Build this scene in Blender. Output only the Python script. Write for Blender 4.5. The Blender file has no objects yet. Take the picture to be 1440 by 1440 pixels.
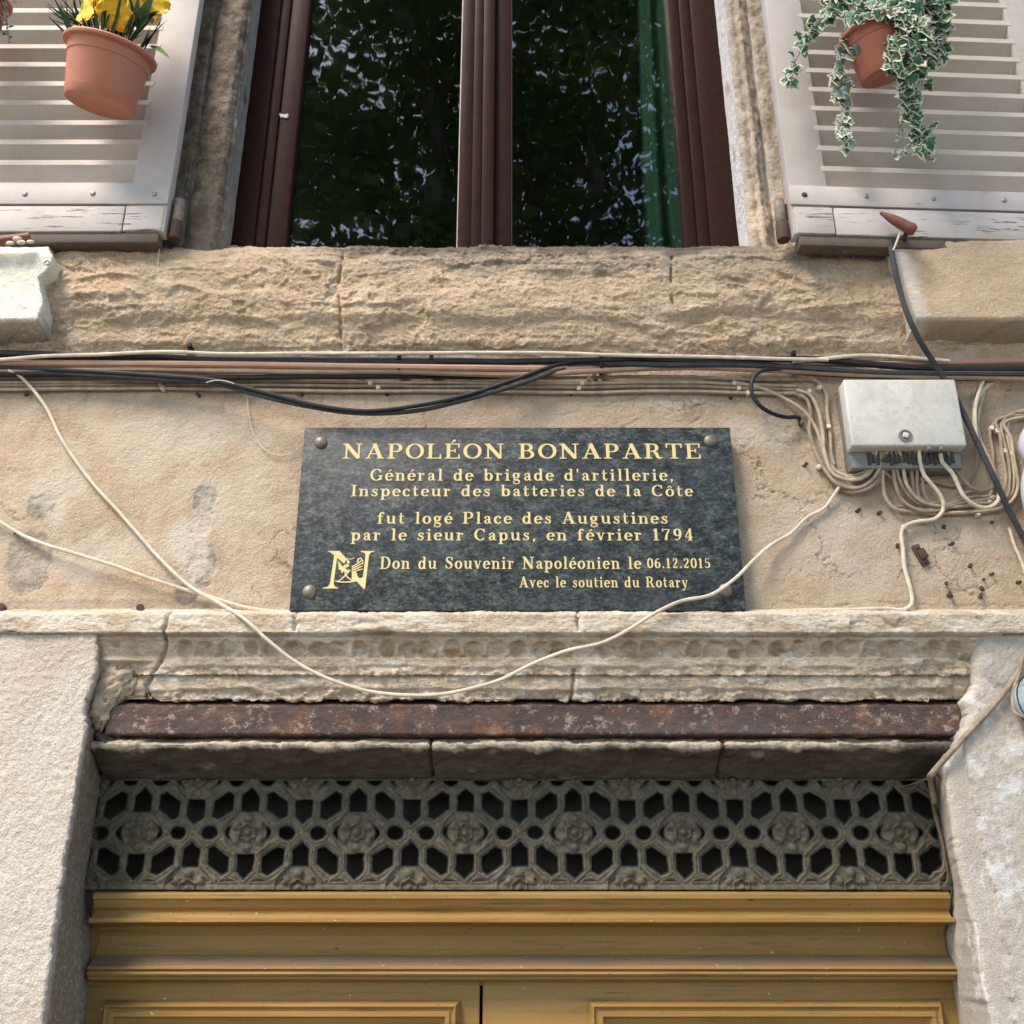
import bpy, bmesh, math, random
import numpy as np
from mathutils import Matrix, Vector

random.seed(7)
rng = np.random.default_rng(7)
S = bpy.context.scene
COL = S.collection
R = math.radians

# ------------------------------------------------------------------ camera
PITCH = R(22.63)
FPX = 1480.0
CAM = Vector((0.0, -2.2115, 1.6))
cam = bpy.data.cameras.new("camera")
cam.sensor_width = 36.0
cam.lens = 36.0 * FPX / 1440.0
cam.clip_start = 0.05
cam.clip_end = 500
camo = bpy.data.objects.new("camera", cam)
COL.objects.link(camo)
camo.location = CAM
camo.rotation_euler = (math.pi / 2 + PITCH, 0, 0)
S.camera = camo

# ------------------------------------------------------------------ light
SUN_EL, SUN_AZ = R(53), R(36)          # azimuth to the left of the wall's normal
w = bpy.data.worlds.new("World")
S.world = w
w.use_nodes = True
nt = w.node_tree
bg = nt.nodes["Background"]
sky = nt.nodes.new("ShaderNodeTexSky")
sky.sky_type = 'NISHITA'
sky.sun_disc = False
sky.sun_elevation = SUN_EL
sky.sun_rotation = math.pi + SUN_AZ
sky.air_density = 1.0
sky.dust_density = 1.0
sky.ozone_density = 1.6
nt.links.new(sky.outputs[0], bg.inputs[0])
bg.inputs[1].default_value = 0.125
sd = bpy.data.lights.new("sun", 'SUN')
sd.energy = 2.3
sd.angle = R(26)
sd.color = (1.0, 0.88, 0.75)
so = bpy.data.objects.new("sun", sd)
COL.objects.link(so)
sdir = Vector((-math.sin(SUN_AZ) * math.cos(SUN_EL), -math.cos(SUN_AZ) * math.cos(SUN_EL), math.sin(SUN_EL)))
so.rotation_euler = sdir.to_track_quat('Z', 'Y').to_euler()
so.location = sdir * 20
S.view_settings.view_transform = 'Standard'
S.view_settings.look = 'None'
S.view_settings.gamma = 1.0
S.view_settings.exposure = 1.66
S.render.engine = 'CYCLES'
S.cycles.max_bounces = 6

# ------------------------------------------------------------------ photo point -> point on a real plane y = const
CP, SP = math.cos(PITCH), math.sin(PITCH)
def P(px, py, y=0.0):
    r = (px - 720.0) / FPX
    u = (720.0 - py) / FPX
    t = (y - CAM.y) / (CP - u * SP)
    return Vector((t * r, y, CAM.z + t * (SP + u * CP)))
def Zr(py, y=0.0): return P(720, py, y).z
def Xp(px, py, y=0.0): return P(px, py, y).x

# ------------------------------------------------------------------ noise
def _h(ix, iy, seed):
    n = (ix * 374761393 + iy * 668265263 + seed * 974634777) & 0xffffffff
    n = ((n ^ (n >> 13)) * 1274126177) & 0xffffffff
    return ((n ^ (n >> 16)) & 0xffffffff) / 4294967296.0
def perlin(x, y, seed=0):
    x = np.asarray(x, float); y = np.asarray(y, float)
    x, y = np.broadcast_arrays(x, y)
    ix = np.floor(x).astype(np.int64); iy = np.floor(y).astype(np.int64)
    fx, fy = x - ix, y - iy
    u = fx * fx * fx * (fx * (fx * 6 - 15) + 10); v = fy * fy * fy * (fy * (fy * 6 - 15) + 10)
    def g(a, b):
        t = _h(ix + a, iy + b, seed) * 2 * math.pi
        return np.cos(t) * (fx - a) + np.sin(t) * (fy - b)
    return 1.5 * ((g(0, 0) * (1 - u) + g(1, 0) * u) * (1 - v) + (g(0, 1) * (1 - u) + g(1, 1) * u) * v)
def fbm(x, y, seed=0, oct=4, gain=0.5):
    a, s, t = 1.0, 0.0, 0.0
    for k in range(oct):
        s = s + a * perlin(np.asarray(x) * 2 ** k + 17.3 * k, np.asarray(y) * 2 ** k + 5.1 * k, seed + k); t += a; a *= gain
    return s / t
def ridge(x, y, seed=0, oct=4, gain=0.5):
    a, s, t = 1.0, 0.0, 0.0
    for k in range(oct):
        s = s + a * (1 - 2 * np.abs(perlin(np.asarray(x) * 2 ** k + 9.7 * k, np.asarray(y) * 2 ** k + 3.3 * k, seed + k))); t += a; a *= gain
    return s / t
def worley(x, y, seed=0):
    x = np.asarray(x, float); y = np.asarray(y, float)
    x, y = np.broadcast_arrays(x, y)
    ix = np.floor(x).astype(np.int64); iy = np.floor(y).astype(np.int64)
    f1 = np.full(x.shape, 9.0); f2 = np.full(x.shape, 9.0); idv = np.zeros(x.shape)
    for a in (-1, 0, 1):
        for b in (-1, 0, 1):
            px = ix + a + _h(ix + a, iy + b, seed); py = iy + b + _h(ix + a, iy + b, seed + 31)
            d = np.hypot(px - x, py - y)
            c = d < f1
            f2 = np.where(c, f1, np.minimum(f2, d)); idv = np.where(c, _h(ix + a, iy + b, seed + 77), idv); f1 = np.where(c, d, f1)
    return f1, f2, idv
def facet(x, y, seed=0, slope=1.0):
    """broken-stone relief: every cell is a small tilted plane"""
    x = np.asarray(x, float); y = np.asarray(y, float)
    x, y = np.broadcast_arrays(x, y)
    ix = np.floor(x).astype(np.int64); iy = np.floor(y).astype(np.int64)
    f1 = np.full(x.shape, 9.0); out = np.zeros(x.shape)
    for a in (-1, 0, 1):
        for b in (-1, 0, 1):
            px = ix + a + _h(ix + a, iy + b, seed); py = iy + b + _h(ix + a, iy + b, seed + 31)
            d = np.hypot(px - x, py - y)
            val = (_h(ix + a, iy + b, seed + 77) - 0.5) + slope * ((_h(ix + a, iy + b, seed + 5) - 0.5) * 2 * (x - px) + (_h(ix + a, iy + b, seed + 9) - 0.5) * 2 * (y - py))
            c = d < f1
            out = np.where(c, val, out); f1 = np.where(c, d, f1)
    return out
def sstep(a, b, x):
    t = np.clip((x - a) / (b - a), 0, 1); return t * t * (3 - 2 * t)
def polydist(x, z, pts):
    d = np.full(np.shape(x), 1e9)
    for (ax, az), (bx, bz) in zip(pts[:-1], pts[1:]):
        dx, dz = bx - ax, bz - az
        t = np.clip(((x - ax) * dx + (z - az) * dz) / (dx * dx + dz * dz + 1e-12), 0, 1)
        d = np.minimum(d, np.hypot(x - ax - t * dx, z - az - t * dz))
    return d

# ------------------------------------------------------------------ materials
def newmat(name):
    m = bpy.data.materials.new(name); m.use_nodes = True
    return m, m.node_tree, m.node_tree.nodes["Principled BSDF"]
def N(t, kind, **kw):
    n = t.nodes.new(kind)
    for k, v in kw.items(): setattr(n, k, v)
    return n
def coords(t, scale=(1, 1, 1)):
    tc = N(t, "ShaderNodeTexCoord"); mp = N(t, "ShaderNodeMapping")
    mp.inputs["Scale"].default_value = scale
    t.links.new(tc.outputs["Object"], mp.inputs[0])
    return mp.outputs[0]
def noise(t, vec, scale, detail=6, rough=0.6, dist=0.0):
    n = N(t, "ShaderNodeTexNoise")
    n.inputs["Scale"].default_value = scale; n.inputs["Detail"].default_value = detail
    n.inputs["Roughness"].default_value = rough; n.inputs["Distortion"].default_value = dist
    t.links.new(vec, n.inputs["Vector"])
    return n.outputs["Fac"]
def ramp(t, fac, stops):
    r = N(t, "ShaderNodeValToRGB")
    el = r.color_ramp.elements
    while len(el) < len(stops): el.new(0.5)
    for e, (p, c) in zip(el, stops):
        e.position = p; e.color = (*c, 1) if len(c) == 3 else c
    t.links.new(fac, r.inputs[0])
    return r.outputs[0]
def mix(t, fac, a, b):
    m = N(t, "ShaderNodeMix", data_type='RGBA')
    if isinstance(fac, float): m.inputs[0].default_value = fac
    else: t.links.new(fac, m.inputs[0])
    for i, c in ((6, a), (7, b)):
        if isinstance(c, tuple): m.inputs[i].default_value = (*c, 1)
        else: t.links.new(c, m.inputs[i])
    return m.outputs[2]
def bump(t, b, hs, strength=1.0):
    prev = None
    for h, dist in hs:
        n = N(t, "ShaderNodeBump"); n.inputs["Strength"].default_value = strength; n.inputs["Distance"].default_value = dist
        t.links.new(h, n.inputs["Height"])
        if prev: t.links.new(prev, n.inputs["Normal"])
        prev = n.outputs[0]
    t.links.new(prev, b.inputs["Normal"])
def attr(t, name):
    a = N(t, "ShaderNodeAttribute"); a.attribute_name = name
    return a.outputs["Fac"]
def bw(v): return (v, v, v)

def mat_stone(name, c1, c2, c3, big=5.0, mid=30.0, stain=None, stain_or_shading2=None, rough=0.92, b1=(260, 0.0012), b2=(70, 0.002), mask=(0.42, 0.62), stretch=(1, 1, 1), spec=0.12, pits=None):
    m, t, b = newmat(name)
    v = coords(t, stretch)
    base = mix(t, ramp(t, noise(t, v, big, 7, 0.65, 0.3), [(0.35, bw(0)), (0.65, bw(1))]), c1, c2)
    col = mix(t, ramp(t, noise(t, v, mid, 8, 0.7, 0.2), [(mask[0], bw(0)), (mask[1], bw(1))]), base, c3)
    fine = ramp(t, noise(t, v, 420, 3, 0.6), [(0.32, bw(0.74)), (0.5, bw(1.0)), (0.68, bw(1.14))])
    mm = N(t, "ShaderNodeMix", data_type='RGBA', blend_type='MULTIPLY'); mm.inputs[0].default_value = 1.0
    t.links.new(col, mm.inputs[6]); t.links.new(fine, mm.inputs[7]); col = mm.outputs[2]
    if pits:
        col = mix(t, ramp(t, noise(t, v, pits[0], 6, 0.75), [(pits[1], bw(0)), (pits[1] + 0.05, bw(0.75))]), col, pits[2])
    if stain:
        gm = N(t, "ShaderNodeMath", operation='MULTIPLY'); gm.use_clamp = True
        t.links.new(attr(t, "stain"), gm.inputs[0]); t.links.new(ramp(t, noise(t, v, 85, 8, 0.75), [(0.34, bw(0.30)), (0.52, bw(1.0))]), gm.inputs[1])
        col = mix(t, gm.outputs[0], col, stain)
    if stain_or_shading2: col = mix(t, attr(t, "stain_or_shading2"), col, stain_or_shading2)
    t.links.new(col, b.inputs["Base Color"])
    b.inputs["Roughness"].default_value = rough
    b.inputs["Specular IOR Level"].default_value = spec
    bump(t, b, [(noise(t, v, b2[0], 6, 0.65), b2[1]), (noise(t, v, b1[0], 4, 0.65), b1[1])])
    return m
def mat_plain(name, c, rough=0.5, metal=0.0, var=0.15, scale=60.0, bd=0.0003, spec=0.3):
    m, t, b = newmat(name)
    v = coords(t)
    n = noise(t, v, scale, 5, 0.6)
    col = mix(t, ramp(t, n, [(0.3, bw(0)), (0.7, bw(1))]), tuple(x * (1 - var) for x in c), tuple(min(1, x * (1 + var)) for x in c))
    t.links.new(col, b.inputs["Base Color"])
    b.inputs["Roughness"].default_value = rough; b.inputs["Metallic"].default_value = metal
    b.inputs["Specular IOR Level"].default_value = spec
    if bd: bump(t, b, [(noise(t, v, scale * 4, 4, 0.6), bd)])
    return m
def mat_worn(name, paint, under, dirt, scale=(1, 1, 1), chip=(0.62, 0.66), cs=22.0, rough=0.55, bd=0.0006, dirtr=(0.45, 0.75), ds=9.0):
    """paint with chips down to the material under it and blotches of dirt"""
    m, t, b = newmat(name)
    v = coords(t, scale)
    v1 = coords(t)
    col = mix(t, ramp(t, noise(t, v1, ds, 7, 0.65, 0.4), [(dirtr[0], bw(0)), (dirtr[1], bw(1))]), paint, dirt)
    ch = ramp(t, noise(t, v, cs, 9, 0.72, 0.2), [(chip[0], bw(0)), (chip[1], bw(1))])
    col = mix(t, ch, col, under)
    t.links.new(col, b.inputs["Base Color"])
    b.inputs["Roughness"].default_value = rough
    b.inputs["Specular IOR Level"].default_value = 0.3
    inv = N(t, "ShaderNodeInvert"); t.links.new(ch, inv.inputs[1])
    bump(t, b, [(inv.outputs[0], bd), (noise(t, v, 150, 5, 0.6), 0.0004)])
    return m

M = {}
M['render'] = mat_stone("sand_render", (0.51, 0.385, 0.265), (0.57, 0.46, 0.345), (0.46, 0.325, 0.215), big=3.5, mid=13.0, stain=(0.20, 0.175, 0.145), stain_or_shading2=(0.62, 0.54, 0.44), mask=(0.47, 0.66), b1=(240, 0.0042), b2=(75, 0.0050), pits=(120, 0.635, (0.27, 0.20, 0.14)))
M['rough_stone'] = mat_stone("rough_sandstone", (0.67, 0.49, 0.33), (0.72, 0.58, 0.43), (0.57, 0.415, 0.27), big=7.0, mid=24.0, stain=(0.31, 0.26, 0.20), stain_or_shading2=(0.11, 0.09, 0.075), b1=(210, 0.0048), b2=(60, 0.010), pits=(85, 0.63, (0.27, 0.19, 0.125)))
M['cornice'] = mat_stone("painted_cornice_stone", (0.62, 0.50, 0.36), (0.69, 0.57, 0.43), (0.47, 0.37, 0.26), big=7.0, mid=26.0, stain=(0.76, 0.69, 0.58), stain_or_shading2=(0.36, 0.24, 0.11), stretch=(0.7, 1, 1.6), b1=(240, 0.0036), b2=(65, 0.0065), pits=(95, 0.62, (0.25, 0.195, 0.135)))
M['lintel'] = mat_stone("shaded_lintel_stone", (0.100, 0.083, 0.066), (0.135, 0.112, 0.09), (0.08, 0.060, 0.048), big=6.0, mid=24.0, stain=(0.52, 0.44, 0.33), stain_or_shading2=(0.05, 0.045, 0.04), stretch=(0.6, 1, 1.5), b1=(240, 0.003), b2=(65, 0.005))  # dark base paints in the shaded face, the pale colour its lit edge
M['pier_white'] = mat_stone("coarse_white_render", (0.62, 0.535, 0.445), (0.68, 0.605, 0.52), (0.56, 0.465, 0.37), big=3.5, mid=16.0, stain=(0.25, 0.19, 0.13), stain_or_shading2=(0.48, 0.38, 0.28), mask=(0.5, 0.8), b1=(230, 0.0040), b2=(95, 0.0060), pits=(150, 0.655, (0.42, 0.36, 0.30)))
M['pier_grey'] = mat_stone("patched_grey_render", (0.50, 0.435, 0.36), (0.55, 0.49, 0.41), (0.59, 0.535, 0.46), big=6.0, mid=28.0, stain=(0.37, 0.335, 0.285), stain_or_shading2=(0.72, 0.69, 0.655), mask=(0.5, 0.62), b1=(260, 0.0026), b2=(60, 0.0036), pits=(110, 0.64, (0.36, 0.32, 0.27)))
M['jamb_stone'] = mat_stone("jamb_stone", (0.44, 0.375, 0.29), (0.54, 0.46, 0.36), (0.29, 0.235, 0.17), big=7.0, mid=30.0, stain=(0.74, 0.735, 0.73), stain_or_shading2=(0.66, 0.52, 0.40), b1=(240, 0.0034), b2=(55, 0.007), pits=(90, 0.62, (0.22, 0.18, 0.13)))
M['jamb_dark'] = mat_stone("dark_jamb_stone", (0.20, 0.165, 0.125), (0.27, 0.225, 0.17), (0.12, 0.095, 0.075), big=7.0, mid=26.0, stain=(0.48, 0.47, 0.45), stain_or_shading2=(0.36, 0.29, 0.21), mask=(0.42, 0.58), b1=(240, 0.0034), b2=(55, 0.007))  # darker, greyer set of the jamb colours, used on the left only
M['cream_block'] = mat_stone("cream_painted_block", (0.85, 0.82, 0.70), (0.87, 0.84, 0.73), (0.79, 0.75, 0.62), big=6.0, mid=20.0, stain=(0.42, 0.38, 0.28), stain_or_shading2=(0.36, 0.30, 0.22), b1=(230, 0.003), b2=(80, 0.004), pits=(120, 0.65, (0.45, 0.40, 0.30)))
M['tan_block'] = mat_stone("tan_rendered_block", (0.60, 0.455, 0.30), (0.63, 0.49, 0.335), (0.56, 0.41, 0.27), big=4.0, mid=18.0, stain=(0.38, 0.29, 0.21), stain_or_shading2=(0.68, 0.61, 0.52), b1=(260, 0.0034), b2=(110, 0.004), pits=(140, 0.65, (0.42, 0.32, 0.22)))
M['lattice'] = mat_stone("dusty_pierced_panel", (0.145, 0.125, 0.090), (0.19, 0.163, 0.116), (0.104, 0.090, 0.066), big=9.0, mid=60.0, stain=(0.22, 0.195, 0.15), stain_or_shading2=(0.035, 0.048, 0.042), b1=(380, 0.0016), b2=(120, 0.0026))
M['plaster_dark'] = mat_plain("dark_interior", (0.06, 0.065, 0.052), 0.9, bd=0)
M['rust'] = None

def mat_rust():
    m, t, b = newmat("rusted_iron")
    v = coords(t, (0.8, 1, 1)); v1 = coords(t, (0.25, 1, 2.0))
    c = ramp(t, noise(t, v, 18, 9, 0.72, 0.3), [(0.34, (0.045, 0.030, 0.028)), (0.50, (0.080, 0.048, 0.041)), (0.58, (0.125, 0.060, 0.038)), (0.68, (0.27, 0.14, 0.075))])
    c = mix(t, ramp(t, noise(t, v1, 5, 6, 0.6), [(0.5, bw(0)), (0.68, bw(0.75))]), c, (0.085, 0.072, 0.072))
    c = mix(t, ramp(t, noise(t, v, 48, 10, 0.8, 0.0), [(0.545, bw(0)), (0.60, bw(0.8))]), c, (0.36, 0.27, 0.21))
    c = mix(t, ramp(t, noise(t, v, 110, 5, 0.7), [(0.62, bw(0)), (0.70, bw(1))]), c, (0.04, 0.028, 0.026))
    t.links.new(c, b.inputs["Base Color"]); b.inputs["Roughness"].default_value = 0.78
    bump(t, b, [(noise(t, v, 60, 8, 0.7), 0.003), (noise(t, v, 240, 4, 0.6), 0.001)])
    return m
M['rust'] = mat_rust()

def mat_granite():
    m, t, b = newmat("blue_grey_granite")
    v = coords(t, (0.75, 1, 1.15))
    c = ramp(t, noise(t, v, 42, 12, 0.84, 0.1), [(0.42, (0.004, 0.006, 0.007)), (0.49, (0.018, 0.024, 0.025)), (0.54, (0.072, 0.084, 0.079)), (0.63, (0.17, 0.185, 0.17))])
    c2 = ramp(t, noise(t, v, 190, 6, 0.75, 0.0), [(0.40, (0.006, 0.009, 0.011)), (0.52, (0.050, 0.060, 0.060)), (0.64, (0.24, 0.255, 0.24))])
    c = mix(t, 0.33, c, c2)
    c = mix(t, ramp(t, noise(t, v, 7, 5, 0.6), [(0.45, bw(0)), (0.7, bw(0.35))]), c, (0.055, 0.066, 0.082))
    t.links.new(c, b.inputs["Base Color"]); b.inputs["Roughness"].default_value = 0.5
    b.inputs["Specular IOR Level"].default_value = 0.22
    return m
M['granite'] = mat_granite()
M['gold'] = mat_plain("gold_paint", (0.70, 0.56, 0.25), 0.45, var=0.10, scale=300, bd=0)
M['cap'] = mat_plain("dull_bronze", (0.20, 0.175, 0.135), 0.45, metal=0.35, var=0.25)
M['shutter'] = mat_worn("white_shutter_paint", (0.52, 0.475, 0.445), (0.22, 0.19, 0.16), (0.44, 0.395, 0.36), scale=(0.6, 1, 3.0), chip=(0.655, 0.69), cs=24, rough=0.6)
M['slat'] = mat_worn("louvre_paint", (0.60, 0.54, 0.475), (0.26, 0.22, 0.18), (0.52, 0.45, 0.38), scale=(0.5, 2, 2.0), chip=(0.66, 0.70), cs=18, rough=0.65)
M['board'] = mat_worn("peeling_white_board", (0.53, 0.49, 0.465), (0.16, 0.14, 0.12), (0.43, 0.39, 0.36), scale=(0.3, 1, 4.0), chip=(0.575, 0.62), cs=26, rough=0.65)
M['dark_wood'] = mat_worn("dark_underside_wood", (0.13, 0.105, 0.085), (0.30, 0.26, 0.22), (0.08, 0.066, 0.055), scale=(0.3, 1, 4), chip=(0.62, 0.7), rough=0.8)
M['frame'] = mat_plain("brown_window_paint", (0.030, 0.0115, 0.009), 0.45, var=0.18, scale=25, bd=0.0002, spec=0.10)
M['dark_board'] = mat_plain("dark_board", (0.022, 0.018, 0.013), 0.9, var=0.4, scale=12)  # even dark brown for the board behind the panel
M['steel'] = mat_plain("worn_steel", (0.36, 0.33, 0.30), 0.45, metal=0.6, var=0.25, scale=200)
M['rusty_nail'] = mat_plain("rusty_nail", (0.085, 0.050, 0.034), 0.8, var=0.35, scale=300)
M['black_cable'] = mat_plain("black_cable_sheath", (0.016, 0.017, 0.021), 0.5, var=0.3, scale=40, bd=0.0004)
M['dusty_black'] = mat_plain("dusty_black_cable", (0.045, 0.046, 0.050), 0.7, var=0.35, scale=30)
M['cream_cable'] = mat_plain("cream_cable_sheath", (0.60, 0.52, 0.40), 0.6, var=0.22, scale=28, bd=0.0006)
M['beige_cable'] = mat_plain("beige_cable_sheath", (0.44, 0.35, 0.245), 0.65, var=0.3, scale=40, bd=0.0006)
M['tan_cable'] = mat_plain("tan_cable_sheath", (0.33, 0.225, 0.145), 0.6, var=0.15, scale=25)
M['taupe_cable'] = mat_plain("taupe_cable_sheath", (0.31, 0.245, 0.18), 0.7, var=0.35, scale=40, bd=0.0006)
M['pink_conduit'] = mat_plain("pinkish_brown_conduit", (0.42, 0.25, 0.175), 0.6, var=0.12, scale=15)
M['white_plastic'] = mat_plain("white_plastic", (0.52, 0.535, 0.57), 0.4, var=0.04, scale=12)
M['clip'] = mat_plain("cable_clip_plastic", (0.66, 0.58, 0.45), 0.5, var=0.1)
def mat_box():
    m, t, b = newmat("weathered_white_plastic")
    v = coords(t)
    c = mix(t, ramp(t, noise(t, v, 16, 8, 0.7, 0.8), [(0.42, bw(0)), (0.66, bw(1))]), (0.60, 0.58, 0.525), (0.48, 0.46, 0.41))
    c = mix(t, ramp(t, noise(t, v, 42, 9, 0.75, 1.6), [(0.555, bw(0)), (0.62, bw(0.6))]), c, (0.38, 0.36, 0.32))
    t.links.new(c, b.inputs["Base Color"]); b.inputs["Roughness"].default_value = 0.55
    return m
M['box'] = mat_box()
M['grey_plastic'] = mat_plain("grey_plastic", (0.20, 0.20, 0.19), 0.6)
M['comb'] = mat_plain("dark_grey_plastic", (0.05, 0.048, 0.044), 0.7)
M['hinge_paint'] = mat_plain("grimy_hinge_paint", (0.24, 0.20, 0.155), 0.7, var=0.35, scale=90, bd=0.001)
M['black'] = mat_plain("black_rubber", (0.012, 0.012, 0.012), 0.7)
M['terracotta'] = mat_plain("terracotta_plastic", (0.49, 0.205, 0.13), 0.5, var=0.07, scale=20, bd=0.0001)
M['terracotta_red'] = mat_plain("terracotta_red_plastic", (0.48, 0.175, 0.105), 0.5, var=0.08, scale=20, bd=0.0001)
M['red_paint'] = mat_worn("old_red_paint", (0.20, 0.075, 0.055), (0.36, 0.25, 0.18), (0.19, 0.07, 0.05), chip=(0.64, 0.7), cs=60)
M['cream_lump'] = mat_plain("cream_filler", (0.66, 0.56, 0.40), 0.8, var=0.2, scale=90, bd=0.001)
M['yellow'] = mat_plain("yellow_petal", (0.80, 0.50, 0.02), 0.6, var=0.15, scale=60)
M['dark_leaf'] = mat_plain("dark_green_leaf", (0.016, 0.034, 0.014), 0.8, var=0.35, scale=50, spec=0.05)
M['mid_leaf'] = mat_plain("fresh_green_leaf", (0.085, 0.16, 0.03), 0.6, var=0.3, scale=50, spec=0.1)
M['ivy_green'] = mat_plain("ivy_green", (0.050, 0.135, 0.070), 0.45, var=0.45, scale=35)
M['ivy_cream'] = mat_plain("ivy_cream_margin", (0.60, 0.62, 0.46), 0.5, var=0.12, scale=60)
M['ivy_grey'] = mat_plain("faded_grey_green_ivy", (0.15, 0.21, 0.18), 0.5, var=0.4, scale=45)
M['twig'] = mat_plain("dry_brown_twig", (0.17, 0.12, 0.08), 0.85, var=0.3, scale=80)
M['curtain'] = mat_plain("green_curtain", (0.006, 0.050, 0.033), 0.8, var=0.1)
M['bark'] = mat_stone("tree_bark", (0.17, 0.14, 0.10), (0.28, 0.25, 0.19), (0.10, 0.085, 0.065), big=4, mid=12, b2=(20, 0.01))
def mat_leaf():
    m, t, b = newmat("tree_leaf")
    out = t.nodes["Material Output"]
    tl = N(t, "ShaderNodeBsdfTranslucent"); mx = N(t, "ShaderNodeMixShader"); mx.inputs[0].default_value = 0.45
    v = coords(t)
    c = mix(t, ramp(t, noise(t, v, 2.5, 4), [(0.35, bw(0)), (0.65, bw(1))]), (0.07, 0.12, 0.03), (0.15, 0.22, 0.06))
    t.links.new(c, b.inputs["Base Color"]); t.links.new(c, tl.inputs[0]); b.inputs["Roughness"].default_value = 0.5
    t.links.new(b.outputs[0], mx.inputs[1]); t.links.new(tl.outputs[0], mx.inputs[2]); t.links.new(mx.outputs[0], out.inputs[0])
    return m
M['tree_leaf'] = mat_leaf()
M['pavement'] = mat_stone("pavement", (0.21, 0.19, 0.165), (0.245, 0.22, 0.19), (0.18, 0.165, 0.14), big=1, mid=6)

def mat_door():
    m, t, b = newmat("ochre_door_paint")
    v = coords(t, (0.25, 1, 1.0)); v2 = coords(t, (0.12, 1, 2.5)); v3 = coords(t)
    c = mix(t, ramp(t, noise(t, v, 7, 6, 0.6), [(0.35, bw(0)), (0.7, bw(1))]), (0.27, 0.158, 0.046), (0.33, 0.202, 0.068))
    c = mix(t, ramp(t, noise(t, v2, 16, 7, 0.7), [(0.54, bw(0)), (0.74, bw(0.5))]), c, (0.15, 0.095, 0.04))
    c = mix(t, attr(t, "stain"), c, (0.165, 0.135, 0.10))
    c = mix(t, ramp(t, noise(t, v3, 120, 3, 0.5), [(0.715, bw(0)), (0.73, bw(1))]), c, (0.07, 0.045, 0.025))
    c = mix(t, ramp(t, noise(t, v2, 34, 9, 0.78), [(0.555, bw(0)), (0.66, bw(0.75))]), c, (0.125, 0.085, 0.042))
    c = mix(t, ramp(t, noise(t, v3, 75, 4, 0.55), [(0.71, bw(0)), (0.725, bw(1))]), c, (0.55, 0.48, 0.36))
    t.links.new(c, b.inputs["Base Color"]); b.inputs["Roughness"].default_value = 0.5; b.inputs["Specular IOR Level"].default_value = 0.15
    bump(t, b, [(noise(t, v2, 60, 5, 0.6), 0.0014), (noise(t, v3, 90, 5, 0.6), 0.0008)])
    return m
M['door'] = mat_door()

def mat_glass():
    m, t, b = newmat("window_glass")
    t.nodes.remove(b)
    out = t.nodes["Material Output"]
    fr = N(t, "ShaderNodeFresnel"); fr.inputs[0].default_value = 2.3      # two panes of glass, four surfaces
    geo = N(t, "ShaderNodeNewGeometry"); mul = N(t, "ShaderNodeMath", operation='MULTIPLY'); inv = N(t, "ShaderNodeMath", operation='SUBTRACT'); inv.inputs[0].default_value = 1.0
    t.links.new(geo.outputs["Backfacing"], inv.inputs[1]); t.links.new(fr.outputs[0], mul.inputs[0]); t.links.new(inv.outputs[0], mul.inputs[1])
    tr = N(t, "ShaderNodeBsdfTransparent"); tr.inputs[0].default_value = (0.80, 0.86, 0.82, 1)
    gl = N(t, "ShaderNodeBsdfGlossy"); gl.inputs["Roughness"].default_value = 0.016
    mx = N(t, "ShaderNodeMixShader")
    v = coords(t, (1.6, 1, 0.6))
    bp = N(t, "ShaderNodeBump"); bp.inputs["Strength"].default_value = 1.0; bp.inputs["Distance"].default_value = 0.0005
    t.links.new(noise(t, v, 7, 2, 0.5), bp.inputs["Height"])
    t.links.new(bp.outputs[0], gl.inputs["Normal"])
    t.links.new(mul.outputs[0], mx.inputs[0]); t.links.new(tr.outputs[0], mx.inputs[1]); t.links.new(gl.outputs[0], mx.inputs[2])
    t.links.new(mx.outputs[0], out.inputs[0])
    return m
M['glass'] = mat_glass()
def mat_bottle():
    m, t, b = newmat("clear_greenish_glass")
    b.inputs["Base Color"].default_value = (0.82, 0.92, 0.88, 1); b.inputs["Roughness"].default_value = 0.06
    b.inputs["Transmission Weight"].default_value = 0.75; b.inputs["IOR"].default_value = 1.45
    return m
M['lamp_glass'] = mat_bottle()

# ------------------------------------------------------------------ objects
def wloc(p):
    v = Vector((0, 0, 0))
    while p: v = v + p.location; p = p.parent
    return v
def link(name, me, mat, parent=None, smooth=True, label=None):
    o = bpy.data.objects.new(name, me)
    COL.objects.link(o)
    for mm in (mat if isinstance(mat, (list, tuple)) else [mat]): me.materials.append(mm)
    if smooth and len(me.polygons): me.polygons.foreach_set("use_smooth", [True] * len(me.polygons))
    if parent:
        me.transform(Matrix.Translation(-wloc(parent))); o.parent = parent
    elif len(me.vertices):
        co = np.empty(len(me.vertices) * 3); me.vertices.foreach_get("co", co); co = co.reshape(-1, 3)
        c = Vector(((co.min(0) + co.max(0)) / 2).tolist()); me.transform(Matrix.Translation(-c)); o.location = c
    if label: o["label"] = label
    me.update()
    return o
def tag(o, label, cat, group=None, kind=None):
    if label: o["label"] = label
    if cat: o["category"] = cat
    if group: o["group"] = group
    if kind: o["kind"] = kind
    return o
def thing(name, label, cat, loc=(0, 0, 0), group=None):
    o = bpy.data.objects.new(name, None); o.empty_display_size = 0.1
    COL.objects.link(o); o.location = loc
    return tag(o, label, cat, group)
def part_empty(name, parent, loc):
    o = bpy.data.objects.new(name, None); o.empty_display_size = 0.05
    COL.objects.link(o); o.parent = parent; o.location = Vector(loc) - wloc(parent)
    return o

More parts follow.
